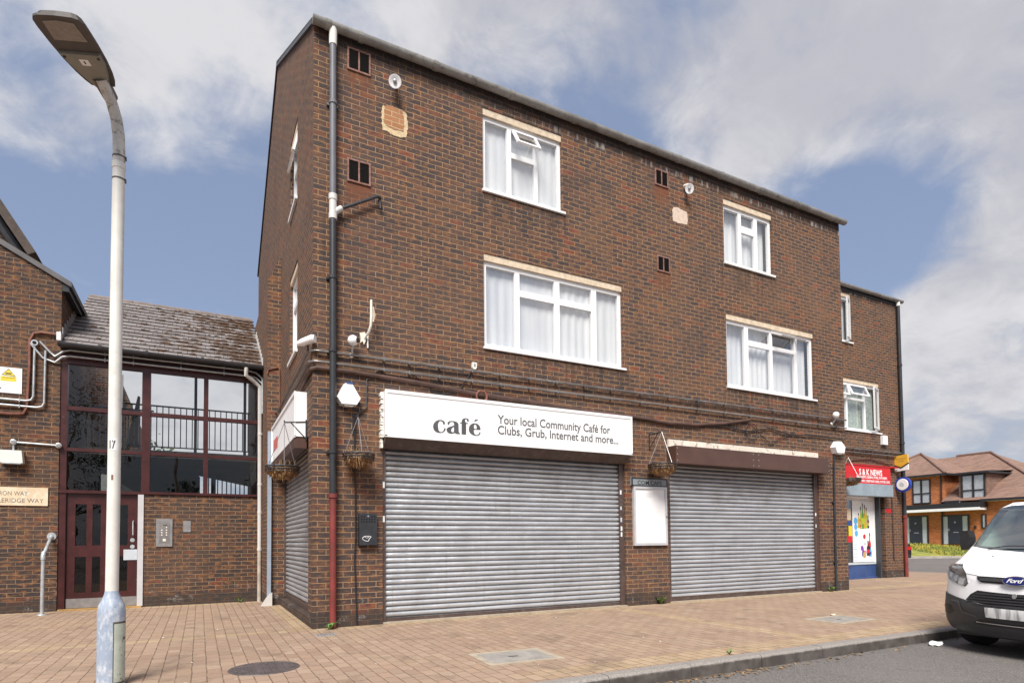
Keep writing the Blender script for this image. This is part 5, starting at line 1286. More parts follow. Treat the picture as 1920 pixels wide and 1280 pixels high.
for k, (x, y, h, r_, lbl) in enumerate(((-8.0, -25, 12.0, 3.4, 'tallest leafy tree across the road, mirrored in the left panes of the link'), (-1.0, -31, 6.2, 2.6, 'added low round tree across the road, unseen, darkens the lower link panes'), (5.5, -33, 6.6, 2.8, 'added low leafy tree across the road, unseen, darkens reflections opposite the cafe sign'))):  # the low pair is added out of view so lower panes reflect dark
    leaf_tree(x, y, h, r_, h*.28, lbl, nclump=60, nleaf=60, seed=30+k, z0=-.12)
random.seed(21)
bw = thing('rear_brick_building', (-3, 12, 0), 'brick gable seen through the glazing behind the lamp post', 'building')
mb = MB(); mb.prism([(-5.2, -.1), (-2.95, -.1), (-2.95, 4.7), (-3.25, 5.5), (-3.6, 6.4), (-5.2, 6.4)], 12.0, 14.5); mb.build('wall', 'brick', bw)
mb = MB(); mb.tube([(-3.35, 11.93, 0), (-3.35, 11.93, 6.0)], .05, 8); mb.build('downpipe', 'white_pipe', bw)

# ================================================================== LEFT BRICK BUILDING
lb_ = thing('left_brick_building', (-6, YL, 0), 'dark brick building with a sloping verge at the left edge beside the maroon door', 'building')
FB = FY(YL-.02)
mb = MB(); vz = lambda x: 5.75+(-3.51-x)*.558
mb.prism([(-9.5, -.05), (-3.505, -.05), (-3.505, 5.75), (-9.5, vz(-9.5))], YL-.02, 6.6); mb.build('wall', 'brick_dark_shaded', lb_)
mb = MB(); mb.prism([(-9.6, vz(-9.6)+.01), (-3.42, vz(-3.42)+.01), (-3.36, vz(-3.42)-.02), (-3.36, vz(-3.42)+.07), (-9.6, vz(-9.6)+.13)], YL-.06, 6.7); mb.build('roof', plain('grey_verge', (.10, .095, .10), .6, var=.2), lb_)
mb = MB(); mb.box(-3.50, -3.40, YL-.02, 6.65, 5.60, 5.73); mb.build('eave', 'trim_black', lb_)
st = 1.62
mb = MB()
mb.prism([(-4.62, 7.33), (-6.9, 7.33+2.28*st), (-6.9, 7.33+2.28*st+.36), (-4.48, 7.33+.08)], 7.6, 11.6); mb.prism([(-9.18, 7.33), (-6.902, 7.33+2.28*st), (-6.902, 7.33+2.28*st+.36), (-9.32, 7.41)], 7.6, 11.6)
mb.build('upper_roof', plain('brown_upper_roof', (.075, .055, .045), .8, var=.3, scale=7), lb_)
mb = MB(); mb.prism([(-4.80, 5.2), (-9.0, 5.2), (-9.0, 7.35), (-6.9, 10.85), (-4.80, 7.35)], 7.95, 11.5); mb.build('upper_gable', 'brick_dark_shaded', lb_)
mb = MB(); mb.tube([(-4.72, 7.85, 7.28), (-6.88, 7.85, 10.8)], .09, 6); mb.build('upper_frame', 'black_pipe', lb_)
mb = MB(); mb.tube([(-5.12, 7.85, 7.3), (-5.9, 7.85, 8.45)], .05, 6); mb.build('bargeboard', 'white_paint', lb_)
mb = MB(); mb.prism([(-9.5, 5.2), (-4.0, 5.2), (-4.0, 5.75), (-9.5, vz(-9.5)-.3)], 6.6, 11.4); mb.build('rear_wall', 'brick_dark_shaded', lb_)
ws = thing('warning_sign', (-4.18, YL, 3.7), 'white sign with a yellow warning triangle high on the left brick wall', 'sign')
mb = MB(); mb.box(-4.36, -4.03, -.012, -.001, 3.715, 4.15, FB); mb.build('board', 'text_white', ws)
shape_obj([([(-4.305, 4.015), (-4.11, 4.00), (-4.21, 4.13)], [])], 'triangle_border', 'text_black', ws, FB, -.0135)
shape_obj([([(-4.29, 4.022), (-4.125, 4.01), (-4.21, 4.115)], [])], 'warning_triangle', 'yellow', ws, FB, -.0150)
mb = MB(); mb.box(-4.25, -4.17, -.0165, -.0155, 4.035, 4.055, FB); mb.build('pictogram', 'text_black', ws)
mb = MB(); mb.box(-4.315, -4.105, -.0135, -.0125, 3.915, 3.995, FB); mb.build('yellow_band', 'yellow', ws)
text_obj('WARNING', 'lettering', 'text_black', ws, FB, -4.29, 3.965, w=.165, h=.020, d=-.0145)
mb = MB()
for k in range(3): mb.box(-4.31, -4.12, -.0135, -.0125, 3.885-.022*k, 3.890-.022*k, FB)
mb.build('small_print', 'pale_blue', ws)
mb = MB(); mb.lathe([(.013, 0), (.010, -.004)], FB(-4.315, -.012, 3.79), 10, 'Y'); mb.build('screw', 'black', ws)
sn = thing('street_name_sign', (-4.1, YL, 1.8), 'cream street name sign reading BYRON WAY and COLERIDGE WAY', 'sign')
mb = MB(); mb.box(-4.78, -3.645, -.02, -.002, 1.815, 2.125, FB); mb.build('plate', 'sign_cream', sn, bevel=.006)
M['text_worn'] = plain('worn_grey_lettering', (.20, .185, .165), .5, var=.2, scale=14)
text_obj('BYRON WAY', 'lettering', 'text_worn', sn, FB, -4.395, 1.985, w=.475, h=.075, d=-.022)
text_obj('COLERIDGE WAY', 'lettering', 'text_worn', sn, FB, -4.46, 1.865, w=.755, h=.075, d=-.022)
wl = thing('bulkhead_light', (-4.15, YL, 2.5), 'square beige wall light on the left brick wall above the street name sign', 'light')
mb = MB(); mb.prism([(-4.335, 2.735), (-3.985, 2.735), (-3.965, 2.52), (-4.275, 2.52)], -.15, -.02, FB, taper=.97); mb.build('body', 'off_white', wl, bevel=.01)
mb = MB(); mb.box(-4.25, -3.99, -.155, -.03, 2.505, 2.522, FB); mb.build('base', 'galv', wl)
conduit('short galvanised conduit leading to the beige wall light', [(-4.12, YL-.05, 2.74), (-4.12, YL-.05, 2.87), (-4.09, YL-.05, 2.885), (-3.52, YL-.05, 2.865)], .016, [], mat='galv')
mb = MB()
for p in ((-4.12, 2.885), (-3.505, 2.865)): mb.lathe([(.045, 0), (.045, -.06), (.035, -.065)], FB(p[0], 0, p[1]), 14, 'Y')
jb2 = thing('conduit_box', (-3.5, YL, 2.85), 'pair of round galvanised boxes at the ends of the short conduit', 'junction box')
mb.build('box', 'galv', jb2, smooth=True)
mb = MB()
for p in ((-4.12, 2.885), (-3.505, 2.865)): mb.lathe([(.03, 0), (.028, -.006)], FB(p[0], -.0655, p[1]), 12, 'Y')
mb.build('lid', 'steel', jb2)
for k, (x, z) in enumerate(((-3.865, 3.60), (-3.715, 3.50))):
    conduit(('left', 'right')[k]+' vertical galvanised conduit turning off the left wall beside the maroon post' if False else ('galvanised conduit that rises to the round box under the verge', 'galvanised conduit that rises to the elbow nearest the maroon post')[k], [(-6, YL-.06, z+.03), (x-.10, YL-.06, z), (x-.03, YL-.06, z+.02), (x, YL-.06, z+.09), (x+.005, YL-.06, 4.60-.10*k)], .018, [(x, YL-.06, 4.28), (x, YL-.06, 3.85), (-4.05, YL-.06, z)], mat='galv', group='conduits on the left brick wall')
mb = MB(); mb.lathe([(.05, 0), (.05, -.07)], FB(-3.86, 0, 4.61), 14, 'Y'); rb = thing('round_box', (-3.86, YL, 4.6), 'round galvanised box at the top of the conduit under the red cable', 'junction box'); mb.build('box', 'galv', rb, smooth=True)
mb = MB(); mb.lathe([(.03, 0), (.03, -.004)], FB(-3.86, -.0705, 4.61), 12, 'Y'); mb.build('lid', 'void', rb)
cable([(-6, YL-.05, 3.45), (-4.2, YL-.05, 3.36), (-4.0, YL-.05, 3.38), (-3.95, YL-.05, 3.5), (-3.93, YL-.05, 4.2), (-3.93, YL-.05, 4.65), (-3.88, YL-.05, 4.78), (-3.78, YL-.05, 4.81), (-3.5, YL-.06, 4.80)], .022, 'red brown cable looping up the left brick wall to the link gutter', mat='rust_cable', group=None)
hr = thing('handrail', (-3.6, 4.05, 0), 'galvanised tube handrail standing on the paving left of the maroon door', 'handrail')
mb = MB(); mb.tube([(-3.60, 4.03, 0), (-3.595, 4.03, .95)], .028, 12); mb.build('post', 'galv', hr, smooth=True)
mb = MB(); mb.tube([(-3.595, 4.03, .95), (-3.59, 4.06, 1.0), (-3.585, 4.48, 1.25), (-3.585, 4.57, 1.29)], .027, 12); mb.build('rail', 'galv', hr, smooth=True)
mb = MB(); mb.tube([(-3.595, 4.03, .90), (-3.595, 4.03, .97), (-3.592, 4.06, 1.02)], .036, 12); mb.build('elbow', 'galv', hr, smooth=True)
mb = MB(); mb.lathe([(.075, 0), (.07, .012)], (-3.60, 4.03, .002), 16); mb.build('foot_flange', 'galv', hr)
mb = MB(); mb.lathe([(.07, 0), (.065, -.015)], (-3.585, YL-.021, 1.29), 16, 'Y'); mb.build('wall_flange', 'galv', hr)

# ================================================================== LAMP POST
lp = thing('street_lamp', (-1.95, -2.4, 0), 'tall white lamp post with a peeling blue grey base in front of the maroon door', 'street lamp')
LX, LY = -1.95, -2.4
mb = MB(); mb.tube([(LX, LY, -.05), (LX, LY, .56), (LX, LY, .60), (LX, LY, .645), (LX, LY, .69), (LX, LY, .735), (LX, LY, .76)], [.098, .098, .097, .09, .07, .052, .048], 28); mb.build('base', 'lamp_base', lp, smooth=True)
mb = MB()
path = [(LX, LY, .745), (LX+.003, LY, 1.6), (LX+.002, LY, 2.6), (LX+.004, LY, 3.6), (LX+.006, LY, 4.28)]
mb.tube(path, [.0475, .0465, .046, .0455, .045], 24); mb.build('pole', 'lamp_pole', lp, smooth=True)
ld = Vector((-.355, -.935, 0)).normalized()
P0 = Vector((LX+.006, LY, 4.28))
mb = MB()
bend = [P0, P0+Vector((0, 0, .14)), P0+Vector((-.004, -.01, .27)), P0+Vector((-.018, -.035, .38)), P0+Vector((-.046, -.085, .475)), P0+Vector((-.085, -.155, .545)), P0+Vector((-.105, -.19, .575))]
mb.tube(bend, [.0455, .0450, .0445, .044, .043, .042, .042], 20); mb.build('bracket_arm', plain('stained_arm_paint', (.60, .58, .54), .5, var=.12, scale=8, col2=(.22, .20, .17), amount=.75, lo=.50, hi=.62), lp, smooth=True)
q = MB(); q.tube([P0+Vector((0, 0, -.02)), P0+Vector((0, 0, .03))], .049, 20); q.build('collar', 'lamp_pole', lp, smooth=True)
for zz_ in (4.17, 4.36):
    q = MB(); q.tube([(LX+.006, LY, zz_-.006), (LX+.006, LY, zz_+.006)], .0475, 20); q.box(LX+.045, LX+.060, LY-.012, LY+.012, zz_-.014, zz_+.014); q.build('strap', 'lum', lp)
# luminaire: flat tapered lantern seen from below
lc = Vector((-2.055, -2.53, 4.865))
lr = Vector((ld.y, -ld.x, 0))            # sideways
tilt = .03
def LQ(f, s_, h): return lc + ld*f + lr*s_ + Vector((0, 0, h + f*tilt))
outl = [(-.03, .088), (.02, .112), (.10, .135), (.22, .156), (.36, .168), (.50, .172), (.555, .168), (.585, .150), (.600, .115), (.606, .0)]
outl = outl + [(f, -s_) for f, s_ in reversed(outl[:-1])]
def lum_slab(name, mat, pts, h0, h1, parent, shrink=1.0, bev=.006):
    mb = MB(); a = [mb.bm.verts.new(LQ(f, s_*shrink, h0)) for f, s_ in pts]; b = [mb.bm.verts.new(LQ(f, s_, h1)) for f, s_ in pts]
    mb.bm.faces.new(a); mb.bm.faces.new(b[::-1]); n = len(pts)
    for i in range(n): mb.bm.faces.new([a[i], b[i], b[(i+1) % n], a[(i+1) % n]])
    return mb.build(name, mat, parent, bevel=bev)
lum = lum_slab('luminaire', 'lum', outl, .0, .016, lp, 1.0, .004)
lum_slab('top_shell', 'lum', [(f*.94+.015, s_*.86) for f, s_ in outl], .0165, .055, lum, 1.0, .012)
cv = [(f, s_) for f, s_ in outl if f <= .34]
lum_slab('gear_cover', 'lum_light', [(-.03, .05), (.10, .105), (.20, .135), (.30, .150), (.30, -.150), (.20, -.135), (.10, -.105), (-.03, -.05)], -.022, .0, lum, .92, .004)
lum_slab('led_panel', 'led', [(.40, .115), (.555, .105), (.57, .0), (.555, -.105), (.40, -.115)], -.005, .002, lum, 1.0, 0)
lum_slab('label', 'text_white', [(.20, .03), (.255, .03), (.255, -.035), (.20, -.035)], -.0245, -.0225, lum, 1.0, 0)
lum_slab('label_number', 'text_black', [(.215, .004), (.242, .004), (.242, -.006), (.215, -.006)], -.0262, -.0248, lum, 1.0, 0)
mb = MB(); mb.tube([LQ(-.14, 0, -.015), LQ(-.06, 0, .005), LQ(.06, 0, .012)], [.054, .058, .050], 16); mb.build('spigot', plain('spigot_grey', (.15, .125, .115), .55, var=.2, scale=14), lum, smooth=True)
mb = MB()
for f, s_ in ((.27, .12), (.27, -.12)): mb.lathe([(.011, -.026), (.011, -.02)], LQ(f, s_, 0), 8)
mb.build('screw', 'black', lum)
# access door, number plate, rust spot
def pole_patch(z0, z1, ang0, ang1, rad, name, mat, n=8, thick=.003):
    mb = MB(); c = Vector((LX, LY, 0))
    for i in range(n):
        a, b = ang0+(ang1-ang0)*i/n, ang0+(ang1-ang0)*(i+1)/n
        f = lambda t, r_, z: c+Vector((math.cos(t)*r_, math.sin(t)*r_, z))
        mb.quad(f(a, rad, z0), f(b, rad, z0), f(b, rad, z1), f(a, rad, z1))
    return mb.build(name, mat, lp, smooth=True)
va = math.atan2(-8.215-LY, -1.32-LX)      # towards the road side
pole_patch(.02, .515, va+.12, va+1.25, .1005, 'door_surround', plain('door_edge', (.09, .075, .06), .7), thick=.002)
pole_patch(.035, .50, va+.18, va+1.20, .1025, 'access_door', 'lamp_door')
pole_patch(1.90, 2.0, va-.62, va+.62, .0480, 'number_plate', 'text_white')
def wrap_text(s_, z, h, ang_w, rad):
    F = lambda a, d, zz: (LX+math.cos(va+a)*(rad), LY+math.sin(va+a)*(rad), zz)
    return text_obj(s_, 'lettering', 'text_black', lp, F, -ang_w/2-.22, z, w=ang_w, h=h, d=0, bold=.03)
wrap_text('17', 1.915, .068, .85, .0492)
pole_patch(1.66, 1.70, va-.35, va-.05, .0478, 'rust_spot', 'rust')

# ================================================================== GROUND COVERS
def cover(label, c, a, b, ang):
    t = thing('access_cover', (*c, 0), label, 'access cover', 'concrete framed access covers in the paving')
    ca, sa = math.cos(ang), math.sin(ang)
    G_ = lambda x, y, z: (c[0]+x*ca-y*sa, c[1]+x*sa+y*ca, z)
    mb = MB(); w = .07
    mb.box(-a, a, -b, -b+w, -.02, .006, G_); mb.box(-a, a, b-w, b, -.02, .006, G_); mb.box(-a, -a+w, -b+w, b-w, -.02, .006, G_); mb.box(a-w, a, -b+w, b-w, -.02, .006, G_); mb.build('frame', 'concrete', t)
    mb = MB(); mb.box(-a+w, a-w, -b+w, b-w, -.02, .004, G_); mb.build('lid', 'cover', t)
    mb = MB(); mb.box(-.07, .03, -.01, .01, .004, .007, G_); mb.build('lifting_slot', 'black', t)
cover('long concrete framed access cover nearest the kerb in front of the first shutter', (1.44, -2.99), .39, .31, R(-4))
cover('concrete framed access cover in the paving in front of the second shutter', (6.63, -2.92), .42, .29, R(2))
mh = thing('manhole_cover', (-.79, -2.33, 0), 'round ribbed cast iron manhole cover in the paving near the lamp post', 'manhole cover')
mb = MB(); mb.lathe([(.305, .0), (.30, .006), (.275, .006), (.272, .003)], (-.79, -2.33, 0), 40, cap=False); mb.build('rim', 'iron_cover', mh)
mb = MB(); mb.lathe([(.273, -.01), (.273, .004)], (-.79, -2.33, 0), 40)
for k in range(9):
    x = -.24+k*.06; hw = math.sqrt(max(.0, .262**2-x*x))
    mb.box(-.79+x-.016, -.79+x+.016, -2.33-hw, -2.33+hw, .004, .010)
mb.build('lid', 'iron_cover', mh)
dg_ = thing('drain_cover', (.07, -.6, 0), 'small grey drain grate at the foot of the red downpipe', 'drain')
mb = MB(); mb.box(-.05, .19, -.68, -.52, -.01, .005); mb.build('frame', 'lead', dg_)
mb = MB()
for k in range(6): mb.box(-.035+k*.036, -.020+k*.036, -.665, -.535, .005, .009)
mb.build('grate', 'steel', dg_)

# ================================================================== WEEDS AND LITTER
def weed(label, c, n=14, s=.09):
    mb = MB(); c = Vector(c)
    for i in range(n):
        a = random.random()*2*PI; l = s*random.uniform(.5, 1.2); d = Vector((math.cos(a), math.sin(a), 0))
        p1 = c+d*l*.45+Vector((0, 0, l*.7)); p2 = c+d*l+Vector((0, 0, l*random.uniform(.5, 1.1))); sd_ = Vector((-d.y, d.x, 0))*l*.20
        vs_ = [mb.bm.verts.new(q) for q in (c, p1-sd_, p2, p1+sd_)]
        mb.bm.faces.new(vs_)
    tag(mb.build('weed', 'leaf', recalc=False), label, 'weed', 'small weeds at the foot of the walls')
weed('small green weed at the foot of the red downpipe', (.19, -.17, 0), 16, .10)
weed('green weed at the foot of the brick pier under the notice board', (5.93, -.05, 0), 18, .14)
weed('small weed at the foot of the thin dark pipe', (10.66, -.05, 0), 12, .12)
weed('low weed in the corner by the white rainwater pipe', (-.62, YL-.12, 0), 14, .10)
weed('tuft of weed between the kerb and the paving', (3.3, -3.98, 0), 9, .05)
def crumple(c, r_, label, name='paper_litter', mat='paper'):
    mb = MB(); bmesh.ops.create_icosphere(mb.bm, subdivisions=2, radius=1, matrix=Matrix.Translation(c) @ Matrix.Diagonal((r_*1.5, r_, r_*.45, 1)))
    for v in mb.bm.verts: v.co += Vector(mnoise.noise_vector(v.co*22))*r_*.5
    tag(mb.build(name, mat), label, 'litter')
crumple(Vector((6.25, -4.33, -.10)), .06, 'crumpled white paper lying in the road against the kerb')
crumple(Vector((6.95, -2.60, .012)), .03, 'small tan scrap on the paving beyond the second access cover', mat='sign_cream')
mb = MB()
for i in range(420):
    x = random.gauss(2.2, .9) if random.random() < .7 else random.uniform(.5, 8); y = -4.175-abs(random.gauss(0, .07))
    a = random.random()*PI; s_ = random.uniform(.008, .028); u = Vector((math.cos(a), math.sin(a), random.uniform(-.2, .4)))*s_; v = Vector((-math.sin(a), math.cos(a), random.uniform(-.1, .4)))*s_*.6
    c = Vector((x, y, -.112)); mb.bm.faces.new([mb.bm.verts.new(q) for q in (c-u, c+v, c+u, c-v)])
tag(mb.build('leaf_litter', 'dryleaf', recalc=False), 'dry leaves and grit gathered along the kerb', 'litter', kind='stuff')
mb = MB()
for i in range(60):
    c = Vector((random.uniform(-2.5, 9), random.uniform(-3.9, 3.5), .004)); a = random.random()*PI; s_ = random.uniform(.006, .016)
    if c.y > -.1 and c.x > -.1: continue
    u = Vector((math.cos(a), math.sin(a), .1))*s_; v = Vector((-math.sin(a), math.cos(a), .2))*s_*.7
    mb.bm.faces.new([mb.bm.verts.new(q) for q in (c-u, c+v, c+u, c-v)])
tag(mb.build('paving_litter', 'paper', recalc=False), 'tiny pale scraps scattered over the block paving', 'litter', kind='stuff')

# ================================================================== WHITE VAN
th = math.atan2(.122, .993)
VL = Vector((math.sin(th), math.cos(th), 0)); VB = Vector((math.cos(th), -math.sin(th), 0)); VG = Vector((5.93, -5.23, -.12))
van = thing('parked_van', VG+VB*2.2, 'white van with a dark grey bumper parked at the kerb, nose towards the camera', 'van')
HC = [.2, .26, .3, .5, .58, .7, .78, .85, .92, 1.0, 1.08, 1.25, 1.45, 1.6, 1.66]; FC = [.10, .05, .03, .0, .02, .05, .07, .1, .2, .38, .6, .84, 1.08, 1.26, 1.42]
HE = [.2, .3, .5, .68, .85, .93, .954, 1.1, 1.27, 1.45, 1.6, 1.66]; FE = [.30, .24, .23, .26, .29, .32, .42, .63, .82, .975, 1.13, 1.3]
WHh = [.2, .35, .9, 1.1, 1.45, 1.6, 1.66]; WHw = [.88, .93, .94, .92, .87, .84, .80]
def interp(x, X, Y_):
    if x <= X[0]: return Y_[0]
    for i in range(len(X)-1):
        if x <= X[i+1]: return Y_[i]+(Y_[i+1]-Y_[i])*(x-X[i])/(X[i+1]-X[i])
    return Y_[-1]
def sinterp(x, X, Y_): return (interp(x-.02, X, Y_)+2*interp(x, X, Y_)+interp(x+.02, X, Y_))/4
def VS(t, h, off=0.0):
    w = interp(h, WHh, WHw); a = abs(t)*.93
    fc, fe = sinterp(h, HC, FC), sinterp(h, HE, FE)
    b = fc+(fe-fc)*(min(a, .8)/.8)**2.6
    if a > .8: q = (a-.8)/.13; b += .13*q+.22*q**2.5
    return b, t*w, h
def VP(b, l, h): return VG+VB*b+VL*l+Vector((0, 0, h))
def VN(t, h):
    e = .01
    p = VP(*VS(t, h)); du = VP(*VS(min(t+e, 1), h))-VP(*VS(max(t-e, -1), h)); dv = VP(*VS(t, h+e))-VP(*VS(t, h-e))
    n = du.cross(dv).normalized()
    return n if n.dot(VB) < 0 else -n
def dense(poly, step):
    out = []
    n = len(poly)
    for i in range(n):
        p, q = poly[i], poly[(i+1) % n]; L_ = math.hypot(q[0]-p[0], q[1]-p[1]); k = max(1, int(L_/step))
        out += [(p[0]+(q[0]-p[0])*j/k, p[1]+(q[1]-p[1])*j/k) for j in range(k)]
    return out
def van_patch(name, mat, poly, off, parent=None, holes=(), step=.035, rim=.03, smooth=True):
    ring = dense(poly, step); rings = [ring]+[dense(h, step) for h in holes]
    vs_, es = [], []
    for rg in rings:
        k = len(vs_); vs_ += [Vector(p) for p in rg]; es += [(k+i, k+(i+1) % len(rg)) for i in range(len(rg))]
    xs = [p[0] for p in ring]; ys = [p[1] for p in ring]
    x = min(xs)+step/2; 
    while x < max(xs):
        y = min(ys)+step/2
        while y < max(ys):
            q = (x+random.uniform(-.004, .004), y+random.uniform(-.004, .004))
            if inside(q, ring) and not any(inside(q, h) for h in rings[1:]) and min((q[0]-p[0])**2+(q[1]-p[1])**2 for rg in rings for p in rg) > (step*.45)**2: vs_.append(Vector(q))
            y += step
        x += step
    V, E, Fc, *_ = delaunay_2d_cdt(vs_, es, [], 0, 1e-6)
    mb = MB(); bv = [mb.bm.verts.new(VP(*VS(v.x, v.y))+VN(v.x, v.y)*off) for v in V]
    for f in Fc:
        c = (sum(V[i].x for i in f)/3, sum(V[i].y for i in f)/3)
        if inside(c, ring) and not any(inside(c, h) for h in rings[1:]):
            try: mb.bm.faces.new([bv[i] for i in f])
            except ValueError: pass
    if rim:
        for e in [e for e in mb.bm.edges if e.is_boundary]:
            a, b = e.verts; 
            mb.bm.faces.new([a, b, mb.bm.verts.new(b.co+VB*rim), mb.bm.verts.new(a.co+VB*rim)])
    return mb.build(name, mat, parent if parent is not None else van, smooth=smooth)
mir = lambda half: half + [(-t, h) for t, h in reversed(half) if abs(t) > 1e-6]
WIND = mir([(0, 1.075), (.244, 1.083), (.43, 1.098), (.564, 1.106), (.734, 1.123), (.88, 1.15), (.905, 1.19), (.905, 1.43), (.895, 1.53), (.87, 1.59), (.80, 1.62), (.4, 1.632), (0, 1.636)])
FULL = mir([(0, .22), (1.0, .22), (1.0, 1.66), (0, 1.66)])
random.seed(5)
van_patch('body', 'van_white', FULL, 0.0, holes=[WIND], rim=0, step=.03)
mb = MB()
for sgn in (1, -1):       # flanks
    hs = [.22, .35, .5, .7, .9, 1.1, 1.3, 1.45, 1.6, 1.66]
    cols = []
    for j in range(13):
        col_ = []
        for h in hs:
            b0, l0, _ = VS(sgn*1.0, h); b = b0+(4.35-b0)*(j/12)**1.3
            col_.append(mb.bm.verts.new(VP(b, l0*(1-.03*(j/12)), h)))
        cols.append(col_)
    for a, c in zip(cols, cols[1:]):
        for i in range(len(hs)-1):
            mb.bm.faces.new([a[i], c[i], c[i+1], a[i+1]])
cols = []
for j in range(14):
    rw = []
    for k in range(17):
        t = -1+2*k/16; b0, l0, _ = VS(t, 1.66); b = b0+(4.35-b0)*(j/13)**1.4
        rw.append(mb.bm.verts.new(VP(b, l0*(1-.03*j/13), 1.66+.055*(1-t*t*.8)*min(1, j/4)-.011*(0 if j else 0))))
    cols.append(rw)
for a, c in zip(cols, cols[1:]):
    for i in range(16): mb.bm.faces.new([a[i], c[i], c[i+1], a[i+1]])
mb.bm.faces.new([mb.bm.verts.new(VP(4.35, l, h)) for l, h in ((-.90, .22), (.90, .22), (.91, 1.0), (.78, 1.66), (0, 1.715), (-.78, 1.66), (-.91, 1.0))])
mb.build('body_shell', 'van_white', van, smooth=True)
shrink = lambda poly, k, c: [(c[0]+(t-c[0])*k, c[1]+(h-c[1])*k) for t, h in poly]
ws_ = van_patch('windscreen', 'glass_car', WIND, -.004, rim=0)
BORD = mir([(0, 1.115), (.5, 1.135), (.80, 1.158), (.86, 1.20), (.865, 1.43), (.855, 1.53), (.83, 1.575), (.4, 1.60), (0, 1.605)])
van_patch('screen_border', 'black', WIND, -.010, ws_, holes=[BORD], rim=0)
for pl in ([(.65, 1.112), (.455, 1.143), (.2, 1.14), (.2, 1.128), (.455, 1.128), (.64, 1.100)], [(.05, 1.11), (-.2, 1.13), (-.5, 1.145), (-.5, 1.132), (-.2, 1.115), (.05, 1.095)]):
    van_patch('wiper', 'black', pl, .018, ws_, rim=0, step=.03)
mb = MB(); mb.box(.80, 1.25, -.80, .80, .95, 1.06, VP); mb.build('dashboard', 'seat', van)
for l in (.42, -.42):
    mb = MB(); mb.box(1.55, 1.70, l-.25, l+.25, .7, 1.35, VP); mb.box(1.56, 1.66, l-.13, l+.13, 1.35, 1.55, VP); mb.build('seat', 'seat', van, bevel=.04)
mb = MB(); mb.box(2.0, 2.04, -.85, .85, .3, 1.64, VP); mb.build('bulkhead', plain('van_bulkhead', (.20, .20, .21), .7), van)
bm_ = van_patch('bumper', 'bumper', mir([(0, .222), (.388, .222), (.70, .225), (.96, .25), (.99, .32), (.99, .63), (.9, .628), (.837, .618), (.682, .591), (.574, .576), (.529, .566), (.30, .535), (0, .53)]), .012)
van_patch('lower_grille', 'bumper_black', mir([(0, .335), (.404, .332), (.452, .345), (.364, .385), (0, .372)]), .016, bm_, rim=0)
van_patch('trim_strip', 'chrome', mir([(0, .348), (.40, .352), (.40, .360), (0, .357)]), .022, bm_, rim=0, step=.03)
for sg_ in (1, -1):
    van_patch('fog_recess', 'bumper_black', [(sg_*t, h) for t, h in ((.92, .50), (.75, .505), (.72, .43), (.78, .395), (.92, .395))], .0145, bm_, rim=0)
    for k in range(4): van_patch('fog_slat', 'bumper', [(sg_*t, h) for t, h in ((.92, .482-.022*k), (.76+.01*k, .484-.022*k), (.76+.01*k, .476-.022*k), (.92, .474-.022*k))], .020, bm_, rim=0, step=.04)
    van_patch('bumper_crease', plain('bumper_edge', (.075, .075, .082), .45), [(sg_*t, h) for t, h in ((.74, .556), (.617, .553), (.563, .45), (.389, .416), (.389, .406), (.575, .437), (.632, .538), (.74, .543))], .019, bm_, rim=0, step=.03)
gr = van_patch('grille', 'bumper_black', mir([(0, .668), (.25, .676), (.399, .683), (.479, .638), (.535, .574), (.309, .545), (0, .536)]), .008, rim=0)
for k in range(5):
    h0 = .652-.027*k; w_ = .40+.035*k if k < 4 else .42
    van_patch('grille_bar', 'bumper', mir([(0, h0), (w_, h0+.002-.006*k*.3), (w_+.01, h0-.009), (0, h0-.011)]), .020, gr, step=.04, rim=.012)
up_g = van_patch('upper_grille', 'bumper_black', mir([(0, .828), (.20, .83), (.432, .832), (.415, .795), (.366, .768), (.126, .764), (0, .763)]), .008, rim=0)
van_patch('grille_bar', 'bumper', mir([(0, .815), (.40, .815), (.37, .782), (0, .778)]), .020, up_g, rim=.01)
van_patch('bonnet_seam', 'black', [(.574, .854), (.43, .838), (.43, .834), (.572, .849)], .003, rim=0, step=.03)
van_patch('number_plate', 'plate', mir([(0, .512), (.283, .512), (.283, .418), (0, .418)]), .026)
van_patch('badge', 'chrome', [(.128*math.cos(2*PI*i/28), .790+.044*math.sin(2*PI*i/28)) for i in range(28)], .040, step=.03)
bd_ = van_patch('badge_face', 'ford_blue', [(.118*math.cos(2*PI*i/28), .790+.037*math.sin(2*PI*i/28)) for i in range(28)], .043, step=.03, rim=0)
text_obj('Ford', 'lettering', 'text_white', bd_, lambda a, d, z: VP(*VS(a, z))+VN(a, z)*.046, .080, .774, w=.158, h=.036, shear=.35, flip=-1, bold=.012, spacing=.86)
van_patch('bonnet_badge', 'steel', circ(0.0, .645, .022), .028, rim=.01)
van_patch('washer_jet', 'black', circ(.497, 1.035, .007, 8), .006, rim=0)
HEAD = [(.955, .945), (.725, .945), (.58, .852), (.53, .75), (.565, .714), (.68, .735), (.80, .765), (.87, .80), (.93, .87)]
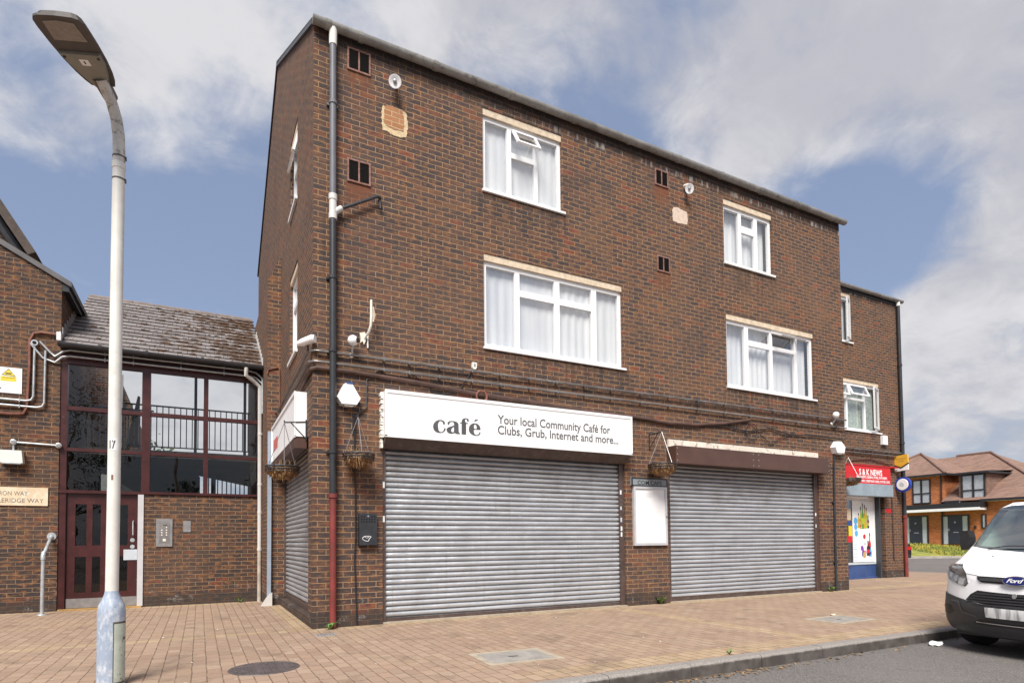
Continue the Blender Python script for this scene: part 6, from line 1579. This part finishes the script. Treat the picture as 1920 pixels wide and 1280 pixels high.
for sg_ in (1, -1):
    hl = van_patch('headlight', 'lamp_lens', [(sg_*t, h) for t, h in HEAD], .010, rim=.012)
    van_patch('reflector', 'reflector', [(sg_*t, h) for t, h in shrink(HEAD, .93, (.74, .83))], .004, hl, rim=0)
    van_patch('lamp_rim', 'black', [(sg_*t, h) for t, h in HEAD], .003, hl, holes=[[(sg_*t, h) for t, h in shrink(HEAD, .88, (.74, .83))]], rim=0)
    for cc in ((.70, .80, .034), (.80, .84, .030)): van_patch('lamp_bulb', 'chrome', [(sg_*t, h) for t, h in circ(*cc)], .007, hl, rim=0)
    mp = lambda b, l, h: VP(b, sg_*l, h)
    mb = MB(); mb.prism([(1.12, 1.11), (1.21, 1.09), (1.225, 1.15), (1.22, 1.30), (1.20, 1.335), (1.13, 1.335), (1.11, 1.25)], 1.155, 1.275, F=lambda a, d, z: mp(d, a-.0, z)); mr = mb.build('door_mirror', 'black', van, bevel=.03)
    mb = MB(); mb.tube([mp(1.22, 1.12, 1.13), mp(1.26, .98, 1.08), mp(1.30, .90, 1.06)], .035, 10); mb.build('mirror_arm', 'black', mr, smooth=True)
    for b in (.80, 3.6):
        c = mp(b, .80, .29)
        def wheel_ring(prof, nm, mt, par):
            mb = MB(); n = 30; rg = []
            for r_, o in prof: rg.append([mb.bm.verts.new(c+VL*sg_*o+VB*r_*math.cos(2*PI*k/n)+Vector((0, 0, r_*math.sin(2*PI*k/n)))) for k in range(n)])
            for a, q in zip(rg, rg[1:]):
                for k in range(n): mb.bm.faces.new([a[k], a[(k+1) % n], q[(k+1) % n], q[k]])
            mb.bm.faces.new(rg[-1]); mb.bm.faces.new(rg[0][::-1])
            return mb.build(nm, mt, par, smooth=True)
        wh = wheel_ring([(.17, -.10), (.27, -.105), (.29, -.08), (.29, .07), (.275, .10), (.18, .105)], 'wheel', 'tyre', van)
        wheel_ring([(.175, .09), (.17, .108), (.05, .095), (.03, .11)], 'hub_cap', 'galv', wh)
mb = MB(); mb.box(.35, 4.2, -.78, .78, .16, .24, VP); mb.build('underbody', 'black', van)

# ================================================================== FAR SIDE: HOUSES, VERGE, CAR
HR = Vector((.8857, -.4643, 0)); HF = Vector((.4643, .8857, 0))
HO = Vector((-1.3195, -8.215, 0))+HF*44.5
def H0(a, b, z): return HO+HR*a+HF*b+Vector((0, 0, z))
# verge: rough bank
mb = MB(); nx, ny = 60, 12
g = [[mb.bm.verts.new(H0(24+24*i/nx, -8.0+8.6*j/ny, -.05+.72*(j/ny)**.9+.05*mnoise.noise(Vector((i*.7, j*.7, 0))))) for i in range(nx+1)] for j in range(ny+1)]
for j in range(ny):
    for i in range(nx): mb.bm.faces.new([g[j][i], g[j][i+1], g[j+1][i+1], g[j+1][i]])
random.seed(3)
for k in range(5200):
    u = random.random()**.8; i = random.random()
    c = H0(27+12*i, -8.0+8.6*u, -.05+.72*u**.9); h = random.uniform(.05, .17); a = random.random()*PI; w = random.uniform(.03, .07)
    d = Vector((math.cos(a), math.sin(a), 0))*w; tip = Vector((random.uniform(-.08, .08), random.uniform(-.08, .08), h))
    mb.bm.faces.new([mb.bm.verts.new(q) for q in (c-d, c+d, c+tip)])
tag(mb.build('grass_verge', 'grass', recalc=False), 'rough yellow green grass bank in front of the far houses', 'grass', kind='stuff')
mb = MB(); mb.box(22, 52, -8.25, -8.05, -.2, .01, H0); tag(mb.build('far_kerb', plain('pale_kerb', (.36, .33, .30), .9, var=.15, scale=2)), kind='structure')
mb = MB(); mb.box(20, 56, .55, 30, -.3, .62, H0); tag(mb.build('far_ground', 'grass'), kind='structure')

def H(a, b, z): return Vector((47.0+b, -a, z))          # the houses face -X: a runs along -Y, b backwards
def casement(parent, a0, a1, z0, z1, b, ncol=2, tr=None, frame='trim_black'):
    mb = MB(); e = .075
    mb.box(a0, a0+e, b-.05, b+.03, z0, z1, H); mb.box(a1-e, a1, b-.05, b+.03, z0, z1, H); mb.box(a0+e, a1-e, b-.05, b+.03, z1-e, z1, H); mb.box(a0+e, a1-e, b-.05, b+.03, z0, z0+e, H)
    for k in range(1, ncol): a = a0+(a1-a0)*k/ncol; mb.box(a-.06, a+.06, b-.048, b+.028, z0+e, z1-e, H)
    if tr: mb.box(a0+e, a1-e, b-.046, b+.026, tr-.05, tr+.05, H)
    w = mb.build('window', frame, parent)
    q = MB(); q.quad(H(a0+.04, b-.01, z0+.04), H(a1-.04, b-.01, z0+.04), H(a1-.04, b-.01, z1-.04), H(a0+.04, b-.01, z1-.04)); q.build('pane', 'glass', w)
    q = MB(); q.quad(H(a0+.04, b+.013, z0+.04), H(a1-.04, b+.013, z0+.04), H(a1-.04, b+.013, z1-.04), H(a0+.04, b+.013, z1-.04)); q.build('curtain', 'curtain_far', w)
    return w
def far_door(parent, a0, a1, z0, z1, b):
    mb = MB(); mb.box(a0, a0+.09, b-.06, b+.02, z0, z1, H); mb.box(a1-.09, a1, b-.06, b+.02, z0, z1, H); mb.box(a0+.09, a1-.09, b-.06, b+.02, z1-.09, z1, H)
    f = mb.build('door_frame', 'trim_black', parent)
    q = MB(); q.box(a0+.09, a0+.42, b-.02, b+.01, z0, z1-.09, H); q.box(a1-.42, a1-.09, b-.02, b+.01, z0, z1-.09, H); q.build('side_light', 'pale_blue', f)
    q = MB(); q.box(a0+.42, a1-.42, b-.04, b+.01, z0, z1-.09, H); d = q.build('door', 'door_navy', f)
    q = MB(); m_ = (a0+a1)/2; q.box(m_-.05, m_+.05, b-.05, b-.04, z0+1.52, z0+1.62, H); q.box(m_-.12, m_+.22, b-.05, b-.04, z0+.82, z0+.87, H); q.build('letter_plate', 'galv', d)
    q = MB(); q.box(a0+.46, a0+.52, b-.07, b-.04, z0+.95, z0+1.12, H); q.build('handle', 'galv', d)
h1 = thing('brick_house', H(-18, 0, .65), 'orange brick house with a pyramid of brown tiles, nearest the end of the newsagent wing', 'house')
mb = MB(); mb.box(-21.7, -15.70, 0, 6.3, .5, 5.72, H); mb.build('wall', 'brick_far', h1)
def hip_roof(parent, corners, ridge, name='roof', mat='tile_brown', eave_t=.05):
    mb = MB(); vv = [mb.bm.verts.new(p) for p in corners+ridge]
    if len(ridge) == 1: fs = ((0, 1, 4), (1, 2, 4), (2, 3, 4), (3, 0, 4), (3, 2, 1, 0))
    else: fs = ((0, 1, 5, 4), (1, 2, 5), (2, 3, 4, 5), (3, 0, 4), (3, 2, 1, 0))
    for f in fs: mb.bm.faces.new([vv[k] for k in f])
    return mb.build(name, mat, parent)
M['hip_tile'] = plain('hip_tile', (.20, .115, .09), .8, var=.2)
ap = H(-18.72, 3.0, 7.85)
hip_roof(h1, [H(-22.1, -.4, 5.80), H(-15.35, -.4, 5.80), H(-15.35, 6.7, 5.80), H(-22.1, 6.7, 5.80)], [ap])
mb = MB(); mb.tube([H(-15.35, -.4, 5.84), ap+Vector((0, 0, .05))], .09, 6); mb.build('hip_tile', 'hip_tile', h1)
mb = MB(); mb.tube([H(-22.1, -.4, 5.84), ap+Vector((0, 0, .05))], .09, 6); mb.build('hip_tile', 'hip_tile', h1)
mb = MB(); mb.box(-22.1, -15.30, -.50, -.40, 5.68, 5.83, H); mb.box(-15.35, -15.25, -.40, 6.6, 5.68, 5.83, H); mb.build('gutter', 'trim_black', h1)
mb = MB(); mb.box(-22.1, -15.37, -.40, -.003, 5.70, 5.77, H); mb.build('soffit', 'white_upvc', h1)
casement(h1, -17.83, -16.55, 3.70, 5.52, -.02, 2, 4.45)
far_door(h1, -18.55, -16.78, .66, 2.80, -.02)
mb = MB(); mb.tube([H(-15.80, -.09, .66), H(-15.80, -.09, 5.7)], .05, 8); mb.build('downpipe', 'trim_black', h1)
h2 = thing('dormer_house', H(-13, 0, .65), 'orange brick house with a tiled dormer and long low roof behind the van', 'house')
mb = MB(); mb.box(-15.69, -9.4, .02, 13, .5, 3.72, H); mb.build('wall', 'brick_far', h2)
hip_roof(h2, [H(-15.68, -.42, 3.74), H(-8.9, -.42, 3.74), H(-8.9, 13.4, 3.74), H(-15.68, 13.4, 3.74)], [H(-15.68, 6.6, 7.75), H(-15.5, 6.6, 7.75)])
mb = MB(); mb.quad(H(-20, 2.6, 5.466), H(-15.685, 2.6, 5.466), H(-15.685, 6.6, 7.75), H(-20, 6.6, 7.75)); mb.quad(H(-20, 6.6, 7.75), H(-15.685, 6.6, 7.75), H(-15.685, 13.4, 3.74), H(-20, 13.4, 3.74)); mb.build('roof', 'tile_brown', h2)
mb = MB(); mb.tube([H(-8.9, -.42, 3.78), H(-15.5, 6.6, 7.80), H(-17.9, 6.6, 7.80)], .10, 6); mb.build('hip_tile', 'hip_tile', h2)
mb = MB(); mb.box(-14.70, -13.0, .04, 3.6, 3.74, 5.60, H); mb.build('dormer', 'tile_brown', h2)
mb = MB(); mb.box(-14.95, -12.72, -.32, 3.6, 5.602, 5.74, H); mb.build('dormer_eave', 'trim_black', h2)
mb = MB(); mb.quad(H(-14.9, -.28, 5.745), H(-12.78, -.28, 5.745), H(-12.78, 3.7, 5.95), H(-14.9, 3.7, 5.95)); mb.build('dormer_roof', 'tile_brown', h2)
casement(h2, -14.50, -13.06, 3.76, 5.56, -.03, 2, 4.45)
mb = MB(); mb.box(-15.4, -14.5, -.52, -.42, 3.62, 3.78, H); mb.box(-13.2, -8.8, -.52, -.42, 3.62, 3.78, H); mb.build('gutter', 'trim_black', h2)
mb = MB(); mb.box(-15.4, -14.5, -.42, .0, 3.60, 3.70, H); mb.box(-13.2, -8.8, -.42, .0, 3.60, 3.70, H); mb.build('soffit', 'white_upvc', h2)
far_door(h2, -15.88, -14.10, .66, 2.76, -.02)
casement(h2, -13.35, -13.05, 1.75, 2.75, -.02, 1)
mb = MB(); mb.box(-13.80, -13.68, -.10, .0, 1.75, 1.95, H); mb.build('wall_lamp', 'black', h2)
pc_ = thing('porch_canopy', H(-15.8, -.5, 3.1), 'long flat black canopy with a white soffit over the two navy front doors', 'canopy')
mb = MB(); mb.box(-18.9, -12.95, -.95, -.025, 3.22, 3.58, H); mb.build('fascia', 'trim_black', pc_)
mb = MB(); mb.box(-18.85, -13.0, -.97, -.03, 3.03, 3.217, H); mb.build('soffit', 'white_upvc', pc_)

# black car, only its tail shows past the wing
car = thing('parked_car', (28.5, 9.5, -.12), 'black car with a red tail light parked beyond the newsagent wing', 'car')
cd = HF.copy(); cr = HR.copy()
CO = Vector((-1.3195, -8.215, 0))+HF*29.6+HR*19.82; CO.z = -.12
def CP(a, b, z): return CO+cr*a+cd*b+Vector((0, 0, z))         # a to the right (0 = right flank), b forwards
mb = MB()
prof = [(0.02, .35), (.0, .55), (.03, .72), (.10, .95), (.55, 1.02), (1.15, 1.42), (2.2, 1.46), (3.0, 1.05), (4.1, .92), (4.3, .60), (4.28, .28), (.08, .25)]
L0 = [mb.bm.verts.new(CP(-1.72, b, z)) for b, z in prof]; L1 = [mb.bm.verts.new(CP(-.0-.10*(z > 1.0), b+.0, z)) for b, z in prof]
mb.bm.faces.new(L0); mb.bm.faces.new(L1[::-1])
for i in range(len(prof)): mb.bm.faces.new([L0[i], L1[i], L1[(i+1) % len(prof)], L0[(i+1) % len(prof)]])
mb.build('body', 'car_black', car, bevel=.06, smooth=True)
for a in (-.52, -1.70):
    q = MB(); q.box(a, a+.50, -.022, .06, .66, .82, CP); q.build('tail_light', 'tail_red', car, bevel=.02)
q = MB(); q.box(-1.55, -.18, .52, .60, 1.04, 1.05, CP); q.quad(CP(-1.55, .58, 1.06), CP(-.2, .58, 1.06), CP(-.3, 1.12, 1.40), CP(-1.45, 1.12, 1.40)); q.build('rear_window', 'glass', car)
q = MB(); q.box(-1.1, -.6, -.03, .02, .50, .61, CP); q.build('number_plate', 'yellow', car)
q = MB(); q.box(-1.68, -.04, -.03, .2, .27, .45, CP); q.build('bumper', 'black', car, bevel=.03)
for b in (.8, 3.4):
    for a in (-.2, -1.52):
        q = MB(); c = CP(a, b, .31); n = 20
        rg = [[q.bm.verts.new(c+cr*o+cd*(r_*math.cos(2*PI*k/n))+Vector((0, 0, r_*math.sin(2*PI*k/n)))) for k in range(n)] for r_, o in ((.31, -.1), (.31, .1), (.2, .11))]
        for x_, y_ in zip(rg, rg[1:]):
            for k in range(n): q.bm.faces.new([x_[k], x_[(k+1) % n], y_[(k+1) % n], y_[k]])
        q.bm.faces.new(rg[-1]); q.bm.faces.new(rg[0][::-1]); q.build('wheel', 'tyre', car)
